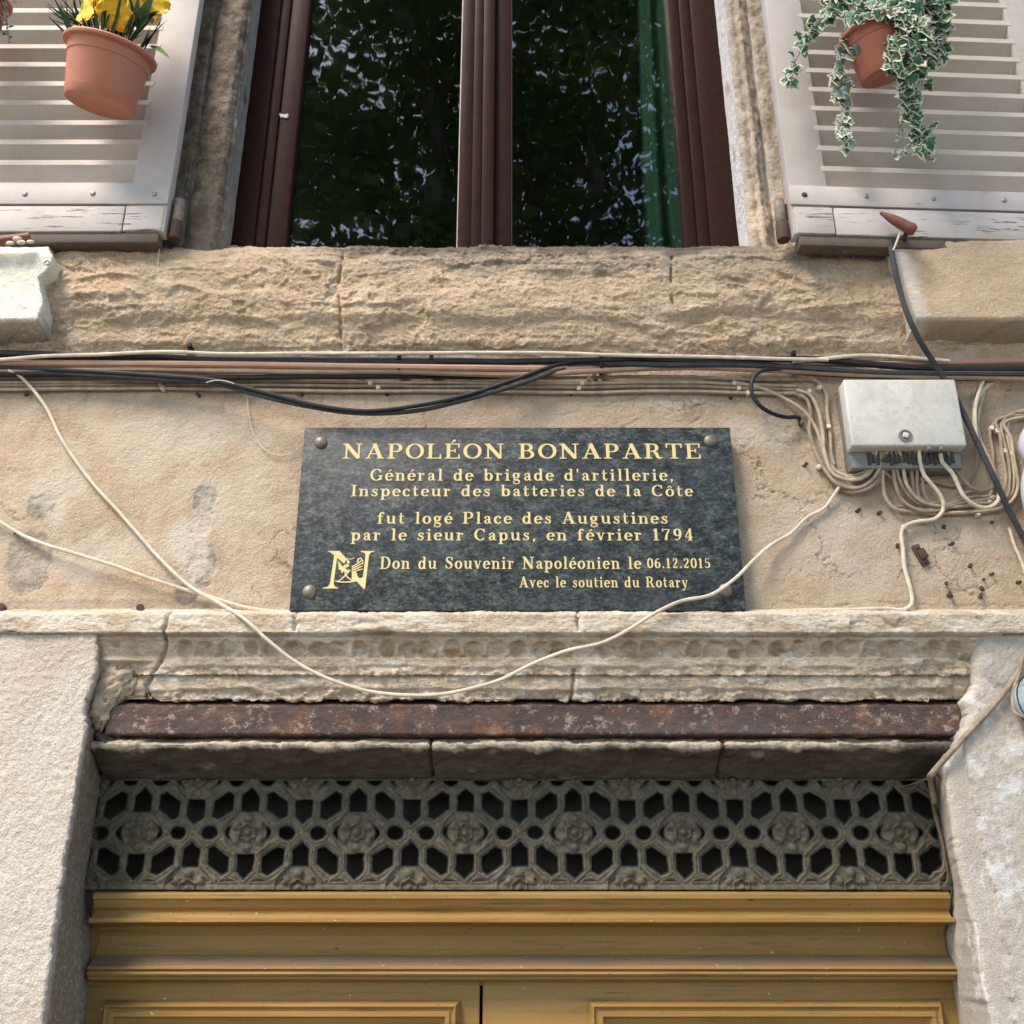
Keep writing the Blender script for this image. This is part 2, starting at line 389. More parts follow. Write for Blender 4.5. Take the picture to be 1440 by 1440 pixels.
def grid(name, Pt, mat, parent, attrs=None, keep=None, label=None, smooth=True):
    nr, nc = Pt.shape[:2]
    idx = np.arange(nr * nc).reshape(nr, nc)
    f = np.stack([idx[:-1, :-1], idx[:-1, 1:], idx[1:, 1:], idx[1:, :-1]], -1).reshape(-1, 4)
    V = Pt.reshape(-1, 3)
    at = {k: np.asarray(np.broadcast_to(v, (nr, nc)), float).reshape(-1) for k, v in (attrs or {}).items()}
    if keep is not None:
        k = keep.reshape(-1)
        f = f[k[f].any(1)]
        used = np.zeros(len(V), bool); used[f.reshape(-1)] = True
        mp = np.cumsum(used) - 1
        f = mp[f]; V = V[used]; at = {a: b[used] for a, b in at.items()}
    me = bpy.data.meshes.new(name)
    me.vertices.add(len(V)); me.vertices.foreach_set("co", V.astype(np.float32).reshape(-1))
    me.loops.add(len(f) * 4); me.loops.foreach_set("vertex_index", f.astype(np.int32).reshape(-1))
    me.polygons.add(len(f)); me.polygons.foreach_set("loop_start", np.arange(0, len(f) * 4, 4, dtype=np.int32))
    me.update(calc_edges=True); me.validate()
    for a, b in at.items():
        me.attributes.new(a, 'FLOAT', 'POINT').data.foreach_set("value", b.astype(np.float32))
    return link(name, me, mat, parent, smooth, label)
def gnormals(Pt, out):
    du = np.gradient(Pt, axis=0); dv = np.gradient(Pt, axis=1)
    n = np.cross(du, dv); l = np.linalg.norm(n, axis=-1, keepdims=True); n = n / np.maximum(l, 1e-12)
    if (n @ np.asarray(out, float)).mean() < 0: n = -n
    return n

class MB:
    def __init__(s): s.bm = bmesh.new()
    def box(s, x0, x1, y0, y1, z0, z1, bev=0.0, mtx=None, seg=2):
        r = bmesh.ops.create_cube(s.bm, size=1.0)
        vs = r['verts']
        for v in vs: v.co = Vector(((x0 + x1) / 2 + v.co.x * (x1 - x0), (y0 + y1) / 2 + v.co.y * (y1 - y0), (z0 + z1) / 2 + v.co.z * (z1 - z0)))
        if bev > 0:
            es = list({e for v in vs for e in v.link_edges})
            rr = bmesh.ops.bevel(s.bm, geom=es, offset=bev, segments=seg, affect='EDGES', profile=0.5)
            vs = list({v for f in rr['faces'] for v in f.verts} | {v for v in vs if v.is_valid})
        if mtx is not None:
            for v in vs: v.co = mtx @ v.co
        return s
    def lathe(s, prof, mtx=Matrix(), n=40, cap=True):
        rings = []
        for r, z in prof:
            rings.append([s.bm.verts.new(mtx @ Vector((r * math.cos(2 * math.pi * k / n), r * math.sin(2 * math.pi * k / n), z))) for k in range(n)])
        for a, b in zip(rings[:-1], rings[1:]):
            for k in range(n): s.bm.faces.new((a[k], a[(k + 1) % n], b[(k + 1) % n], b[k]))
        if cap: s.bm.faces.new(rings[0][::-1]); s.bm.faces.new(rings[-1])
        return s
    def tube(s, pts, r, sides=8, wob=None):
        pts = [Vector(p) for p in pts]
        n = len(pts); rs = r if isinstance(r, (list, tuple)) else [r] * n
        up = Vector((0.12, -0.98, 0.1)).normalized(); rings = []
        for i, p in enumerate(pts):
            t = (pts[min(i + 1, n - 1)] - pts[max(i - 1, 0)]).normalized()
            a = up - t * up.dot(t)
            if a.length < 1e-4: a = t.orthogonal()
            a.normalize(); b = t.cross(a); up = a
            rings.append([s.bm.verts.new(p + (a * math.cos(2 * math.pi * k / sides) + b * math.sin(2 * math.pi * k / sides)) * rs[i]) for k in range(sides)])
        for a, b in zip(rings[:-1], rings[1:]):
            for k in range(sides): s.bm.faces.new((a[k], a[(k + 1) % sides], b[(k + 1) % sides], b[k]))
        s.bm.faces.new(rings[0][::-1]); s.bm.faces.new(rings[-1])
        return s
    def ball(s, c, rx, ry, rz, seg=14, mtx=None, noise_amp=0.0):
        r = bmesh.ops.create_uvsphere(s.bm, u_segments=seg, v_segments=max(6, seg // 2 + 1), radius=1.0)
        for v in r['verts']:
            q = v.co.copy()
            if noise_amp: q *= 1 + noise_amp * (random.random() - 0.5)
            q = Vector((q.x * rx, q.y * ry, q.z * rz))
            if mtx is not None: q = mtx @ q
            v.co = q + Vector(c)
        return s
    def prism(s, pts, off):
        off = Vector(off)
        a = [s.bm.verts.new(p) for p in pts]; b = [s.bm.verts.new(Vector(p) + off) for p in pts]
        n = len(a)
        s.bm.faces.new(a); s.bm.faces.new(b[::-1])
        for k in range(n): s.bm.faces.new((a[k], b[k], b[(k + 1) % n], a[(k + 1) % n]))
        return s
    def poly(s, pts, mi=0):
        f = s.bm.faces.new([s.bm.verts.new(p) for p in pts]); f.material_index = mi
        return s
    def build(s, name, mat, parent=None, smooth=True, label=None, fix=True):
        if fix: bmesh.ops.recalc_face_normals(s.bm, faces=s.bm.faces)
        me = bpy.data.meshes.new(name); s.bm.to_mesh(me); s.bm.free()
        o = link(name, me, mat, parent, False, label)
        if smooth:
            me.polygons.foreach_set("use_smooth", [True] * len(me.polygons))
            try: me.set_sharp_from_angle(angle=R(38))
            except Exception: pass
        return o

def smooth_path(pts, step=0.012):
    pts = [Vector(p) for p in pts]
    if len(pts) < 3: 
        n = max(2, int((pts[1] - pts[0]).length / step)); return [pts[0].lerp(pts[1], k / n) for k in range(n + 1)]
    ext = [pts[0] * 2 - pts[1]] + pts + [pts[-1] * 2 - pts[-2]]
    out = []
    for i in range(1, len(ext) - 2):
        p0, p1, p2, p3 = ext[i - 1], ext[i], ext[i + 1], ext[i + 2]
        # centripetal-ish: non-uniform Catmull-Rom through Hermite form
        d1 = max((p2 - p1).length, 1e-6); d0 = max((p1 - p0).length, 1e-6); d2 = max((p3 - p2).length, 1e-6)
        m1 = ((p1 - p0) / d0 * d1 + (p2 - p1) / d1 * d0) / (d0 + d1) * d1
        m2 = ((p2 - p1) / d1 * d2 + (p3 - p2) / d2 * d1) / (d1 + d2) * d1
        n = max(2, int(d1 / step))
        for k in range(n):
            t = k / n; t2, t3 = t * t, t * t * t
            out.append(p1 * (2 * t3 - 3 * t2 + 1) + m1 * (t3 - 2 * t2 + t) + p2 * (3 * t2 - 2 * t3) + m2 * (t3 - t2))
    out.append(pts[-1])
    return out

XB = 3.0                                     # the house front reaches this far to each side
def xcols(step=0.0032, xl=-1.42, xr=1.42, el=-XB, er=XB, n=14):
    parts = []
    if el < xl - 0.01: parts.append(np.linspace(el, xl, n)[:-1])
    parts.append(np.arange(xl, xr, step))
    if er > xr + 0.01: parts.append(np.linspace(xr, er, n))
    else: parts.append(np.array([xr]))
    return np.concatenate(parts)
def profile(pts, step):
    """(y, z) polyline resampled, corners kept"""
    out = [pts[0]]; 
    for (a, b), (c, d) in zip(pts[:-1], pts[1:]):
        n = max(1, int(round(math.hypot(c - a, d - b) / step)))
        for k in range(1, n + 1): out.append((a + (c - a) * k / n, b + (d - b) * k / n))
    a = np.array(out); s = np.concatenate([[0], np.cumsum(np.hypot(*np.diff(a, axis=0).T))])
    return a, s
def moulding(name, rows, xs, mat, parent, disp=None, attrs=None, step=0.003, label=None, xmap=None):
    a, s = profile([(y, Zr(r, y)) for r, y in rows], step)
    X = np.broadcast_to(xs[None, :], (len(a), len(xs))).copy()
    if xmap is not None: X = xmap(X, a)
    Pt = np.stack([X, np.broadcast_to(a[:, :1], X.shape), np.broadcast_to(a[:, 1:], X.shape)], -1).copy()
    Z0 = Pt[..., 2].copy(); SS = np.broadcast_to(s[:, None], X.shape)
    if disp is not None:
        nrm = gnormals(Pt, (0, -1, -0.2))
        # soften normals along the profile so corners stay closed
        Pt = Pt + nrm * disp(X, Z0, SS)[..., None]
    return grid(name, Pt, mat, parent, attrs(X, Z0, SS) if attrs else None, label=label)

# ================================================================== setting
g = MB(); g.poly([(-60, -60, 0), (60, -60, 0), (60, 10, 0), (-60, 10, 0)])
o = g.build("pavement", M['pavement'], None, smooth=False); o["kind"] = "structure"

house = thing("house", "weathered sandstone house front with window above an ochre double door", "house", (0, 0, 0))

# ---------------------------------------------------------------- main rendered wall
zt, zb = Zr(486, 0.02), Zr(866, 0.0)
xs = xcols(0.003)
zs = np.arange(zb, zt, 0.003)
X, Z = np.meshgrid(xs, zs)
def pz(px, py): p = P(px, py); return (p.x, p.z)
cracks = [[(1042, 640), (1065, 625), (1085, 618)], [(925, 548), (905, 562), (918, 580), (945, 585)], [(780, 585), (850, 570), (905, 556)], [(870, 605), (930, 570)],
          [(945, 575), (985, 560), (990, 578), (975, 596)], [(1045, 858), (1075, 850), (1110, 848), (1150, 853), (1250, 848), (1330, 850), (1440, 852)],
          [(1335, 830), (1380, 828), (1420, 818)], [(0, 858), (60, 858), (140, 859)], [(1165, 600), (1172, 640)], [(1090, 620), (1110, 628)], [(930, 560), (950, 548), (990, 545)]]
d = 0.0045 * fbm(X * 3, Z * 3, 3, 4) + 0.0016 * fbm(X * 30, Z * 30, 8, 4) + 0.0007 * fbm(X * 110, Z * 110, 15, 3)
crk = np.full(X.shape, 1.0)
wob = 0.009 * fbm(X * 32, Z * 32, 5, 4)
for c in cracks: crk = np.minimum(crk, polydist(X + wob, Z + 0.011 * fbm(X * 34, Z * 34, 55, 4), [pz(*q) for q in c]))
d -= 0.0022 * np.exp(-(crk / 0.0021) ** 2) * sstep(-0.35, 0.1, fbm(X * 14, Z * 14, 57, 3))
# loose, flaked patch right of the plaque
px0, pz0 = pz(955, 568)
fl = np.exp(-(((X - px0) / 0.07) ** 2 + ((Z - pz0) / 0.035) ** 2) ** 2)
f1, f2, fid = worley(X * 28, Z * 40, 4)
d += fl * (fid * 0.006 - 0.004 * np.exp(-((f2 - f1) / 0.1) ** 2))
for (qx, qy, rx, rz) in [(1405, 560, .05, .05), (1120, 610, .05, .03), (1090, 585, .03, .03)]:
    a, b_ = pz(qx, qy); kk = np.exp(-(((X - a) / rx) ** 2 + ((Z - b_) / rz) ** 2)); d += kk * 0.008 * fbm(X * 35, Z * 45, 21, 4)
stain = np.zeros(X.shape)
nst = fbm(X * 22, Z * 22, 41, 5)
for (qx, qy, rx, rz, st) in [(288, 702, .030, .042, 1.0), (280, 738, .030, .030, 1.0), (283, 795, .036, .06, 1.0), (262, 835, .03, .03, .9), (60, 712, .04, .036, .9), (40, 790, .06, .085, .7), (150, 850, .35, .012, .4), (640, 590, .3, .03, .10), (1110, 600, .08, .05, .35), (1360, 600, .10, .10, .35), (120, 760, .1, .05, .25), (990, 565, .08, .03, .25)]:
    a, b_ = pz(qx, qy); kk = np.exp(-(((X - a) / rx) ** 2 + ((Z - b_) / rz) ** 2) ** 1.5)
    stain = np.maximum(stain, st * sstep(0.38, 0.58, kk * (0.95 + 0.55 * nst + 0.55 * fbm(X * 75, Z * 75, 43, 4, 0.65))))
h1, h2, _i = worley(X * 4.5 + 0.35 * fbm(X * 12, Z * 12, 58, 5, 0.6), Z * 6 + 0.35 * fbm(X * 12, Z * 12, 59, 5, 0.6), 60)
hair = np.exp(-((h2 - h1) / 0.016) ** 2) * sstep(0.05, 0.25, fbm(X * 2.6, Z * 3, 63, 3))
d -= 0.0018 * hair
stain = np.maximum(stain, 0.75 * hair)
strk = fbm(X * 30, Z * 2.2, 44, 4); ztop_ = Zr(552, 0)
stain = np.maximum(stain, 0.42 * sstep(0.12, 0.45, strk + 0.35 * fbm(X * 60, Z * 40, 45, 3)) * np.exp(-np.clip(ztop_ - Z, 0, 9) / 0.10))
stain = np.maximum(stain, 0.38 * sstep(0.1, 0.4, fbm(X * 24, Z * 7, 46, 5, 0.65)) * np.exp(-np.clip(Z - Zr(860, 0), 0, 9) / 0.05))
d -= 0.0030 * stain * (0.5 + fbm(X * 60, Z * 60, 47, 3))
stain = np.maximum(stain, np.exp(-(crk / 0.002) ** 2) * 0.4 * sstep(-0.35, 0.1, fbm(X * 14, Z * 14, 57, 3)))
st2 = 0.55 * sstep(0.0, 0.45, fbm(X * 3.2, Z * 4.0, 62, 6, 0.6))
for (qx, qy, rx, rz, st) in [(200, 620, .2, .1, .5), (270, 770, .05, .1, .9), (80, 690, .1, .06, .7), (340, 700, .1, .12, .4), (130, 780, .1, .06, .6), (1060, 610, .12, .05, .55), (940, 560, .12, .04, .4), (1200, 760, .3, .1, .25)]:
    a, b_ = pz(qx, qy); kk = np.exp(-(((X - a) / rx) ** 2 + ((Z - b_) / rz) ** 2))
    st2 = np.maximum(st2, st * sstep(0.2, 0.8, kk + 0.9 * fbm(X * 12, Z * 12, 61, 5)))
grid("wall", np.stack([X, -d, Z], -1), M['render'], house, {"stain": stain, "stain_or_shading2": st2}, label="sand coloured rendered wall behind the plaque")

# ---------------------------------------------------------------- rough broken sill course
def disp_band(X, Z, SS):
    zt_, zb_ = Zr(352, -0.02), Zr(496, -0.01)
    h = (Z - zb_) / (zt_ - zb_)
    x2, z2 = X + 0.03 * fbm(X * 9, Z * 9, 71, 3), Z + 0.02 * fbm(X * 9, Z * 9, 72, 3)
    d = 0.010 * fbm(x2 * 4, z2 * 7, 31, 4) + 0.003 * ridge(x2 * 6, z2 * 16, 33, 3)
    x3, z3 = x2 + 0.012 * fbm(X * 30, Z * 30, 73, 3), z2 + 0.008 * fbm(X * 30, Z * 40, 74, 3)
    amp = 0.55 + 0.9 * sstep(-0.3, 0.4, fbm(X * 3, Z * 8, 75, 3))
    d += amp * (0.0042 * facet(x3 * 9, z3 * 22, 38, 0.8) + 0.0026 * facet(x3 * 30, z3 * 52, 39, 0.9) + 0.0021 * facet(x3 * 80, z3 * 115, 40, 0.9))
    d += 0.0030 * fbm(X * 80, Z * 100, 42, 4, 0.65)
    for sc, am, sd0 in ((17, 0.0085, 48), (41, 0.0040, 49)):       # laminated ledges
        qv = Z * sc + 1.1 * fbm(X * 3.5, Z * 5, sd0, 4) + 0.22 * fbm(X * 22, Z * 22, sd0 + 20, 3); fr_ = qv - np.floor(qv)
        d += am * sstep(-0.05, 0.4, fbm(X * 4.5, Z * 7, sd0 + 40, 3)) * (1 - fr_) * sstep(0.0, 0.16, fr_)
    d += 0.008 * np.sin(h * 3.0 - 0.2)                # belly of the broken face
    d += 0.010 * sstep(0.25, 0.35, h + 0.12 * fbm(X * 4, Z * 4, 45, 3)) - 0.012 * sstep(0.84, 0.95, h + 0.1 * fbm(X * 6, Z * 8, 46, 3))
    for c in [[(484, 350), (482, 380), (477, 405), (480, 440), (478, 498)], [(944, 365), (942, 400), (945, 432)]]:
        pd = polydist(X + 0.003 * fbm(X * 50, Z * 50, 3, 2), Z, [(Xp(a, b, -0.02), Zr(b, -0.02)) for a, b in c])
        d -= 0.013 * np.exp(-(pd / 0.0028) ** 2) * sstep(-0.4, 0.2, fbm(X * 0, Z * 25, 47, 2))
    return d
def attr_band(X, Z, SS):
    zt_, zb_ = Zr(352, -0.02), Zr(496, -0.01)
    h = (Z - zb_) / (zt_ - zb_)
    n = fbm(X * 8, Z * 14, 81, 5)
    a = 0.9 * sstep(0.52, 0.92, h + 0.34 * n + 0.05 * np.sin(X * 5)) * sstep(-0.75, -0.35, X)
    a = np.maximum(a, 0.45 * sstep(0.2, 0.5, fbm(X * 6, Z * 16, 84, 5)))
    k = 0.8 * sstep(0.88, 1.0, h + 0.15 * fbm(X * 14, Z * 20, 82, 4)) * sstep(-0.6, -0.3, X) * sstep(0.75, 0.45, X)
    return {"stain": a, "stain_or_shading2": k}
moulding("sill_course", [(345, 0.16), (352, -0.014), (356, -0.024), (420, -0.024), (480, -0.012), (500, 0.004)], xcols(0.0032), M['rough_stone'], house, disp_band, attr_band, step=0.0028, label="rough broken sandstone course under the window")

# ---------------------------------------------------------------- ends of the old sill still standing proud
def block(name, rows, edge, side, mat, ndisp, attrs, label):
    """rows: (row, y) front profile; edge: (row, px) jagged inner edge; side -1 block lies left of the edge, +1 right"""
    a, s = profile([(y, Zr(r, y)) for r, y in rows], 0.0035)
    ez = np.array([Zr(r, -0.09) for r, p in edge])[::-1]; ex = np.array([Xp(p, r, -0.09) for r, p in edge])[::-1]
    xe = np.interp(a[:, 1], ez, ex)
    far = side * 1.95
    u = np.concatenate([np.linspace(0, 0.5, 10)[:-1], np.linspace(0.5, 1, 90)])
    X = far + (xe[:, None] - far) * u[None, :]
    Y = np.broadcast_to(a[:, :1], X.shape).copy(); Z = np.broadcast_to(a[:, 1:], X.shape).copy()
    nside = 22
    f = np.linspace(0, 1, nside + 1)[1:]
    Xs = np.repeat(xe[:, None], nside, 1) - side * 0.012 * f[None, :] * 0 ; Ys = Y[:, -1:] + (0.05 - Y[:, -1:]) * f[None, :]
    Zs = np.repeat(a[:, 1:], nside, 1)
    X = np.concatenate([X, Xs], 1); Y = np.concatenate([Y, Ys], 1); Z = np.concatenate([Z, Zs], 1)
    Pt = np.stack([X, Y, Z], -1)
    nrm = gnormals(Pt, (-side * 0.3, -1, -0.3))
    Pt = Pt + nrm * ndisp(X + Y, Z)[..., None]
    return grid(name, Pt, mat, house, attrs(X, Y, Z), label=label)
block("sill_end", [(338, 0.02), (350, -0.085), (356, -0.095), (448, -0.095), (453, -0.09), (495, 0.02)],
      [(330, 60), (350, 66), (362, 76), (378, 70), (392, 54), (410, 58), (428, 62), (445, 55), (470, 52), (500, 50)], -1, M['cream_block'],
      lambda X, Z: 0.003 * fbm(X * 16, Z * 16, 91, 5) + 0.0015 * facet(X * 40, Z * 40, 98) + 0.002 * fbm(X * 70, Z * 70, 92, 3),
      lambda X, Y, Z: {"stain": np.maximum(0.9 * sstep(Zr(447, -0.09), Zr(453, -0.09), Z + 0 * X) * 1.0, 0.8 * sstep(-0.085, -0.06, Y) * (Z < Zr(440, -0.09))), "stain_or_shading2": 0.9 * sstep(0.0, 0.25, X - Xp(66, 400, -0.09) + 0.15 + 0.06 * fbm(X * 30, Z * 30, 93, 4) - 0.16) * 0.6 + 0.12 * (fbm(X * 20, Z * 20, 94, 5) > 0.3)},  # underside takes a darker colour: shade painted onto the cream stub
      "cream painted stub of the old sill")
block("sill_end", [(325, 0.02), (335, -0.075), (340, -0.085), (446, -0.085), (451, -0.08), (500, 0.03)],
      [(325, 1262), (345, 1256), (362, 1258), (385, 1270), (405, 1274), (425, 1281), (448, 1290), (470, 1288), (500, 1287)], 1, M['tan_block'],
      lambda X, Z: 0.0035 * fbm(X * 14, Z * 14, 95, 5) + 0.0012 * fbm(X * 80, Z * 80, 96, 3),
      lambda X, Y, Z: {"stain": np.maximum(0.75 * np.exp(-(((X - Xp(1300, 395, -0.09)) / 0.03) ** 2 + ((Z - Zr(395, -0.09)) / 0.025) ** 2)), 0.6 * (sstep(-0.083, -0.05, Y) * (Z < Zr(440, -0.09)))), "stain_or_shading2": 0.9 * sstep(0.045, 0.015, X - np.interp(Z, [Zr(448, -0.09), Zr(345, -0.09)], [Xp(1290, 448, -0.09), Xp(1258, 345, -0.09)]) + 0.02 * fbm(X * 30, Z * 30, 97, 4))},  # one dark spot, plus shade painted over the underside
      "tan rendered stub of the old sill")

# ---------------------------------------------------------------- cornice over the door
R0 = 862
fx0, fx1 = Xp(128, 920, -0.03), Xp(1378, 940, -0.03)
egg = [(x + random.uniform(-6, 6), random.uniform(8, 13), random.uniform(0.006, 0.016)) for x in range(262, 1360, 31)]
def chips(X, Z, zrow, y, amp, width, fx, seed, thr=0.0):
    zz = Zr(zrow, y)
    return -amp * sstep(thr, thr + 0.5, fbm(X * fx, X * 0 + zrow, seed, 4)) * np.exp(-((Z - zz) / width) ** 2)
def disp_cor(X, Z, SS):
    d = 0.0022 * fbm(X * 130, Z * 150, 110, 3, 0.6) + 0.0040 * facet(X * 26 + 0.5 * fbm(X * 20, Z * 20, 106, 3), Z * 60, 105, 0.8) * sstep(-0.1, 0.4, fbm(X * 5, Z * 14, 107, 3)) + 0.0035 * fbm(X * 7, Z * 20, 101, 4) + 0.0030 * fbm(X * 28, Z * 45, 103, 4, 0.6) + 0.0010 * fbm(X * 90, Z * 110, 104, 3)
    dz = Zr(912, -0.04)
    for ex, er, ed in egg:
        x0 = Xp(ex, 912, -0.04); q = np.hypot((X - x0 + 0.006 * fbm(X * 45, Z * 45, 108, 3)) / (er / 560), (Z - dz + 0.005 * fbm(X * 50, Z * 50, 109, 3)) / 0.015)
        d += -ed * np.exp(-q ** 4) + 0.003 * np.exp(-((q - 1.25) / 0.25) ** 2)
    low = sstep(Zr(926, -0.03), Zr(932, -0.03), Z) * 0
    # broken lower halves of the two fascias
    for (r0, r1, r2, seed, amp) in [(930, 936, 951, 111, 0.008), (958, 966, 990, 112, 0.012)]:
        zc = Zr(r1, -0.03) + 0.012 * fbm(X * 6, X * 0, seed, 4); ze = Zr(r2, -0.03)
        brk = sstep(0.0, -0.004, Z - zc) * (Z > ze - 0.002)
        d += -amp * brk * (0.55 + 0.5 * fbm(X * 22, Z * 40, seed + 3, 4)) + brk * (0.004 * facet(X * 34, Z * 50, seed + 5) + 0.0025 * facet(X * 80, Z * 90, seed + 6) + 0.0012 * fbm(X * 120, Z * 120, seed + 7, 2))
    # big break at the right and at the far left
    f1, f2, fid = worley(X * 30, Z * 45, 118)
    rb = sstep(Xp(1230, 960), Xp(1290, 960), X) * (Z < Zr(922, -0.03)); d += rb * (fid * 0.012 - 0.010)
    lb = sstep(Xp(235, 940), Xp(200, 940), X) * (Z < Zr(930, -0.03)); d += lb * (0.02 * (fbm(X * 14, Z * 14, 119, 4)) - 0.010)
    d += chips(X, Z, 890, -0.06, 0.014, 0.006, 5, 120, 0.15) + chips(X, Z, 986, -0.02, 0.016, 0.01, 9, 121, 0.0)
    for c in [[(242, 862), (234, 890), (232, 910), (222, 930), (200, 960), (198, 985)], [(418, 862), (416, 890)], [(811, 862), (812, 888)], [(808, 940), (804, 985)]]:
        pd = polydist(X + 0.004 * fbm(X * 40, Z * 40, 3, 2), Z, [(Xp(a, b, -0.04), Zr(b, -0.04)) for a, b in c]); d -= 0.012 * np.exp(-(pd / 0.0032) ** 2)
    return d
def attr_cor(X, Z, SS):
    n = fbm(X * 10, Z * 26, 131, 6, 0.6)
    top = (Z > Zr(893, -0.05))
    n2 = fbm(X * 40, Z * 60, 136, 5, 0.65)
    white = np.where(top, 0.75 * sstep(-0.05, 0.25, n + 0.25 * n2 + 0.08), 0.75 * sstep(0.08, 0.3, n + 0.3 * n2)) 
    faint = sstep(Zr(925, -0.03), Zr(898, -0.04), Z) * 0
    grey_ = 0
    ochre = 0.8 * sstep(0.15, 0.42, fbm(X * 16, Z * 30, 133, 4)) * ((Z < Zr(900, -0.04)) & (Z > Zr(925, -0.04))) + 0.5 * sstep(0.3, 0.5, fbm(X * 5, Z * 9, 134, 4)) * top
    return {"stain": white, "stain_or_shading2": np.clip(ochre, 0, 1)}
def xmap_cor(X, a):
    # above row 893 the fillet runs the whole front; below it the mouldings stop at the piers
    z1 = Zr(893, -0.045)
    Xc = np.clip(X, fx0 - 0.02, fx1 + 0.05)
    return np.where(a[:, 1:] < z1, Xc, X)
moulding("cornice", [(856, 0.01), (862, -0.055), (864, -0.060), (889, -0.060), (891, -0.056), (895, -0.042), (899, -0.044), (902, -0.040), (924, -0.026), (926, -0.030), (950, -0.028), (953, -0.018), (984, -0.014), (989, -0.008), (992, 0.06)],
         xcols(0.003), M['cornice'], house, disp_cor, attr_cor, step=0.0026, label="chipped cream stone cornice over the door", xmap=xmap_cor)

mb = MB(); mb.box(fx0 - .03, fx1 + .03, 0.045, 0.12, Zr(1040, .045), Zr(965, .045), 0); mb.build("lintel_core", M['lintel'], house)
# broken stone left standing at the beam's left end
def rubble(name, px, py, y, rx, ry, rz, seed, mat, rot=0.0):
    n1, n2 = 44, 64; th = np.linspace(0.001, math.pi - .001, n1)[:, None]; ph = np.linspace(0, 2 * math.pi, n2)[None, :]
    ux, uy, uz = np.sin(th) * np.cos(ph), np.sin(th) * np.sin(ph), np.cos(th) + 0 * ph
    k = 1 + 0.30 * facet(ux * 1.7 + uy * 1.1 + 5, uz * 2.0 + uy, seed, 0.8) + 0.12 * facet(ux * 5 + uy * 3, uz * 5, seed + 1) + 0.05 * fbm(ux * 8 + 3, uz * 8 + uy * 6, seed + 2, 3)
    k[:, -1] = k[:, 0]
    c = P(px, py, y); X_, Z_ = ux * k * rx, uz * k * rz
    X2 = X_ * math.cos(rot) + Z_ * math.sin(rot); Z2 = -X_ * math.sin(rot) + Z_ * math.cos(rot)
    grid(name, np.stack([c.x + X2, c.y + uy * k * ry, c.z + Z2], -1), mat, house, {"stain": 0.3 + 0 * ux * k, "stain_or_shading2": 0.25 + 0 * ux * k})
rubble("broken_stone", 160, 962, 0.005, .060, .030, .042, 301, M['cornice'], -.7)
rubble("broken_stone", 148, 994, 0.012, .028, .036, .050, 311, M['cornice'], .25)
rubble("broken_stone", 152, 1043, 0.03, .034, .026, .014, 321, M['lintel'], .5)
# rusted iron beam
def disp_beam(X, Z, SS): return 0.0018 * fbm(X * 12, Z * 25, 141, 5) + 0.0012 * fbm(X * 60, Z * 70, 142, 4) - 0.004 * sstep(0.3, 0.6, fbm(X * 7, Z * 6, 143, 3)) * np.exp(-((Z - Zr(1032, 0.0)) / 0.01) ** 2)
bx0, bx1 = Xp(152, 1010, 0.0), Xp(1368, 1010, 0.0)
moulding("iron_beam", [(985, 0.035), (991, -0.002), (993, -0.005), (1031, -0.005), (1033, -0.003), (1043, 0.058)], xcols(0.004, bx0, bx1, bx0, bx1), M['rust'], house, disp_beam, None, step=0.003, label="rusted iron beam over the door")

# stone lintel below the beam
def disp_lin(X, Z, SS):
    d = 0.003 * fbm(X * 8, Z * 14, 151, 4) + 0.0015 * fbm(X * 36, Z * 50, 152, 4)
    d += 0.0035 * facet(X * 18, Z * 40, 158) + 0.0018 * facet(X * 50, Z * 70, 159) + 0.016 * fbm(X * 9, X * 0 + 3, 153, 6, 0.6) * np.exp(-((Z - Zr(1053, 0.02)) / 0.010) ** 2) + 0.003 * ridge(X * 50, Z * 30, 154, 3) * np.exp(-((Z - Zr(1049, 0.015)) / 0.008) ** 2)
    for xx in (607, 1012):
        pd = np.abs(X - Xp(xx, 1070, 0.05) + 0.004 * fbm(Z * 60, Z * 0, 5, 2)); d -= 0.012 * np.exp(-(pd / 0.003) ** 2)
    return d
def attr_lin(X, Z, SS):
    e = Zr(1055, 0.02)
    lit = 0.95 * sstep(-0.004, 0.004, Z - e - 0.016 * fbm(X * 12, X * 0, 155, 5))  # sunlit upper edge painted as a pale band
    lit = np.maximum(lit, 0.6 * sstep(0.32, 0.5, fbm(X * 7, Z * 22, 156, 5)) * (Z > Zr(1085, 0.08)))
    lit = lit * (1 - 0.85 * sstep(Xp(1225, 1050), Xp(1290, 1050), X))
    return {"stain": lit, "stain_or_shading2": 0.7 * sstep(0.15, 0.5, fbm(X * 6, Z * 16, 157, 5))}
moulding("lintel", [(1036, 0.050), (1045, 0.000), (1047, -0.002), (1053, 0.001), (1057, 0.012), (1090, 0.095), (1094, 0.105), (1097, 0.135)], xcols(0.0035, Xp(132, 1060, 0.02), Xp(1345, 1060, 0.02), Xp(132, 1060, 0.02), Xp(1345, 1060, 0.02)), M['lintel'], house, disp_lin, attr_lin, step=0.0026, label="dark stone lintel under the iron beam")

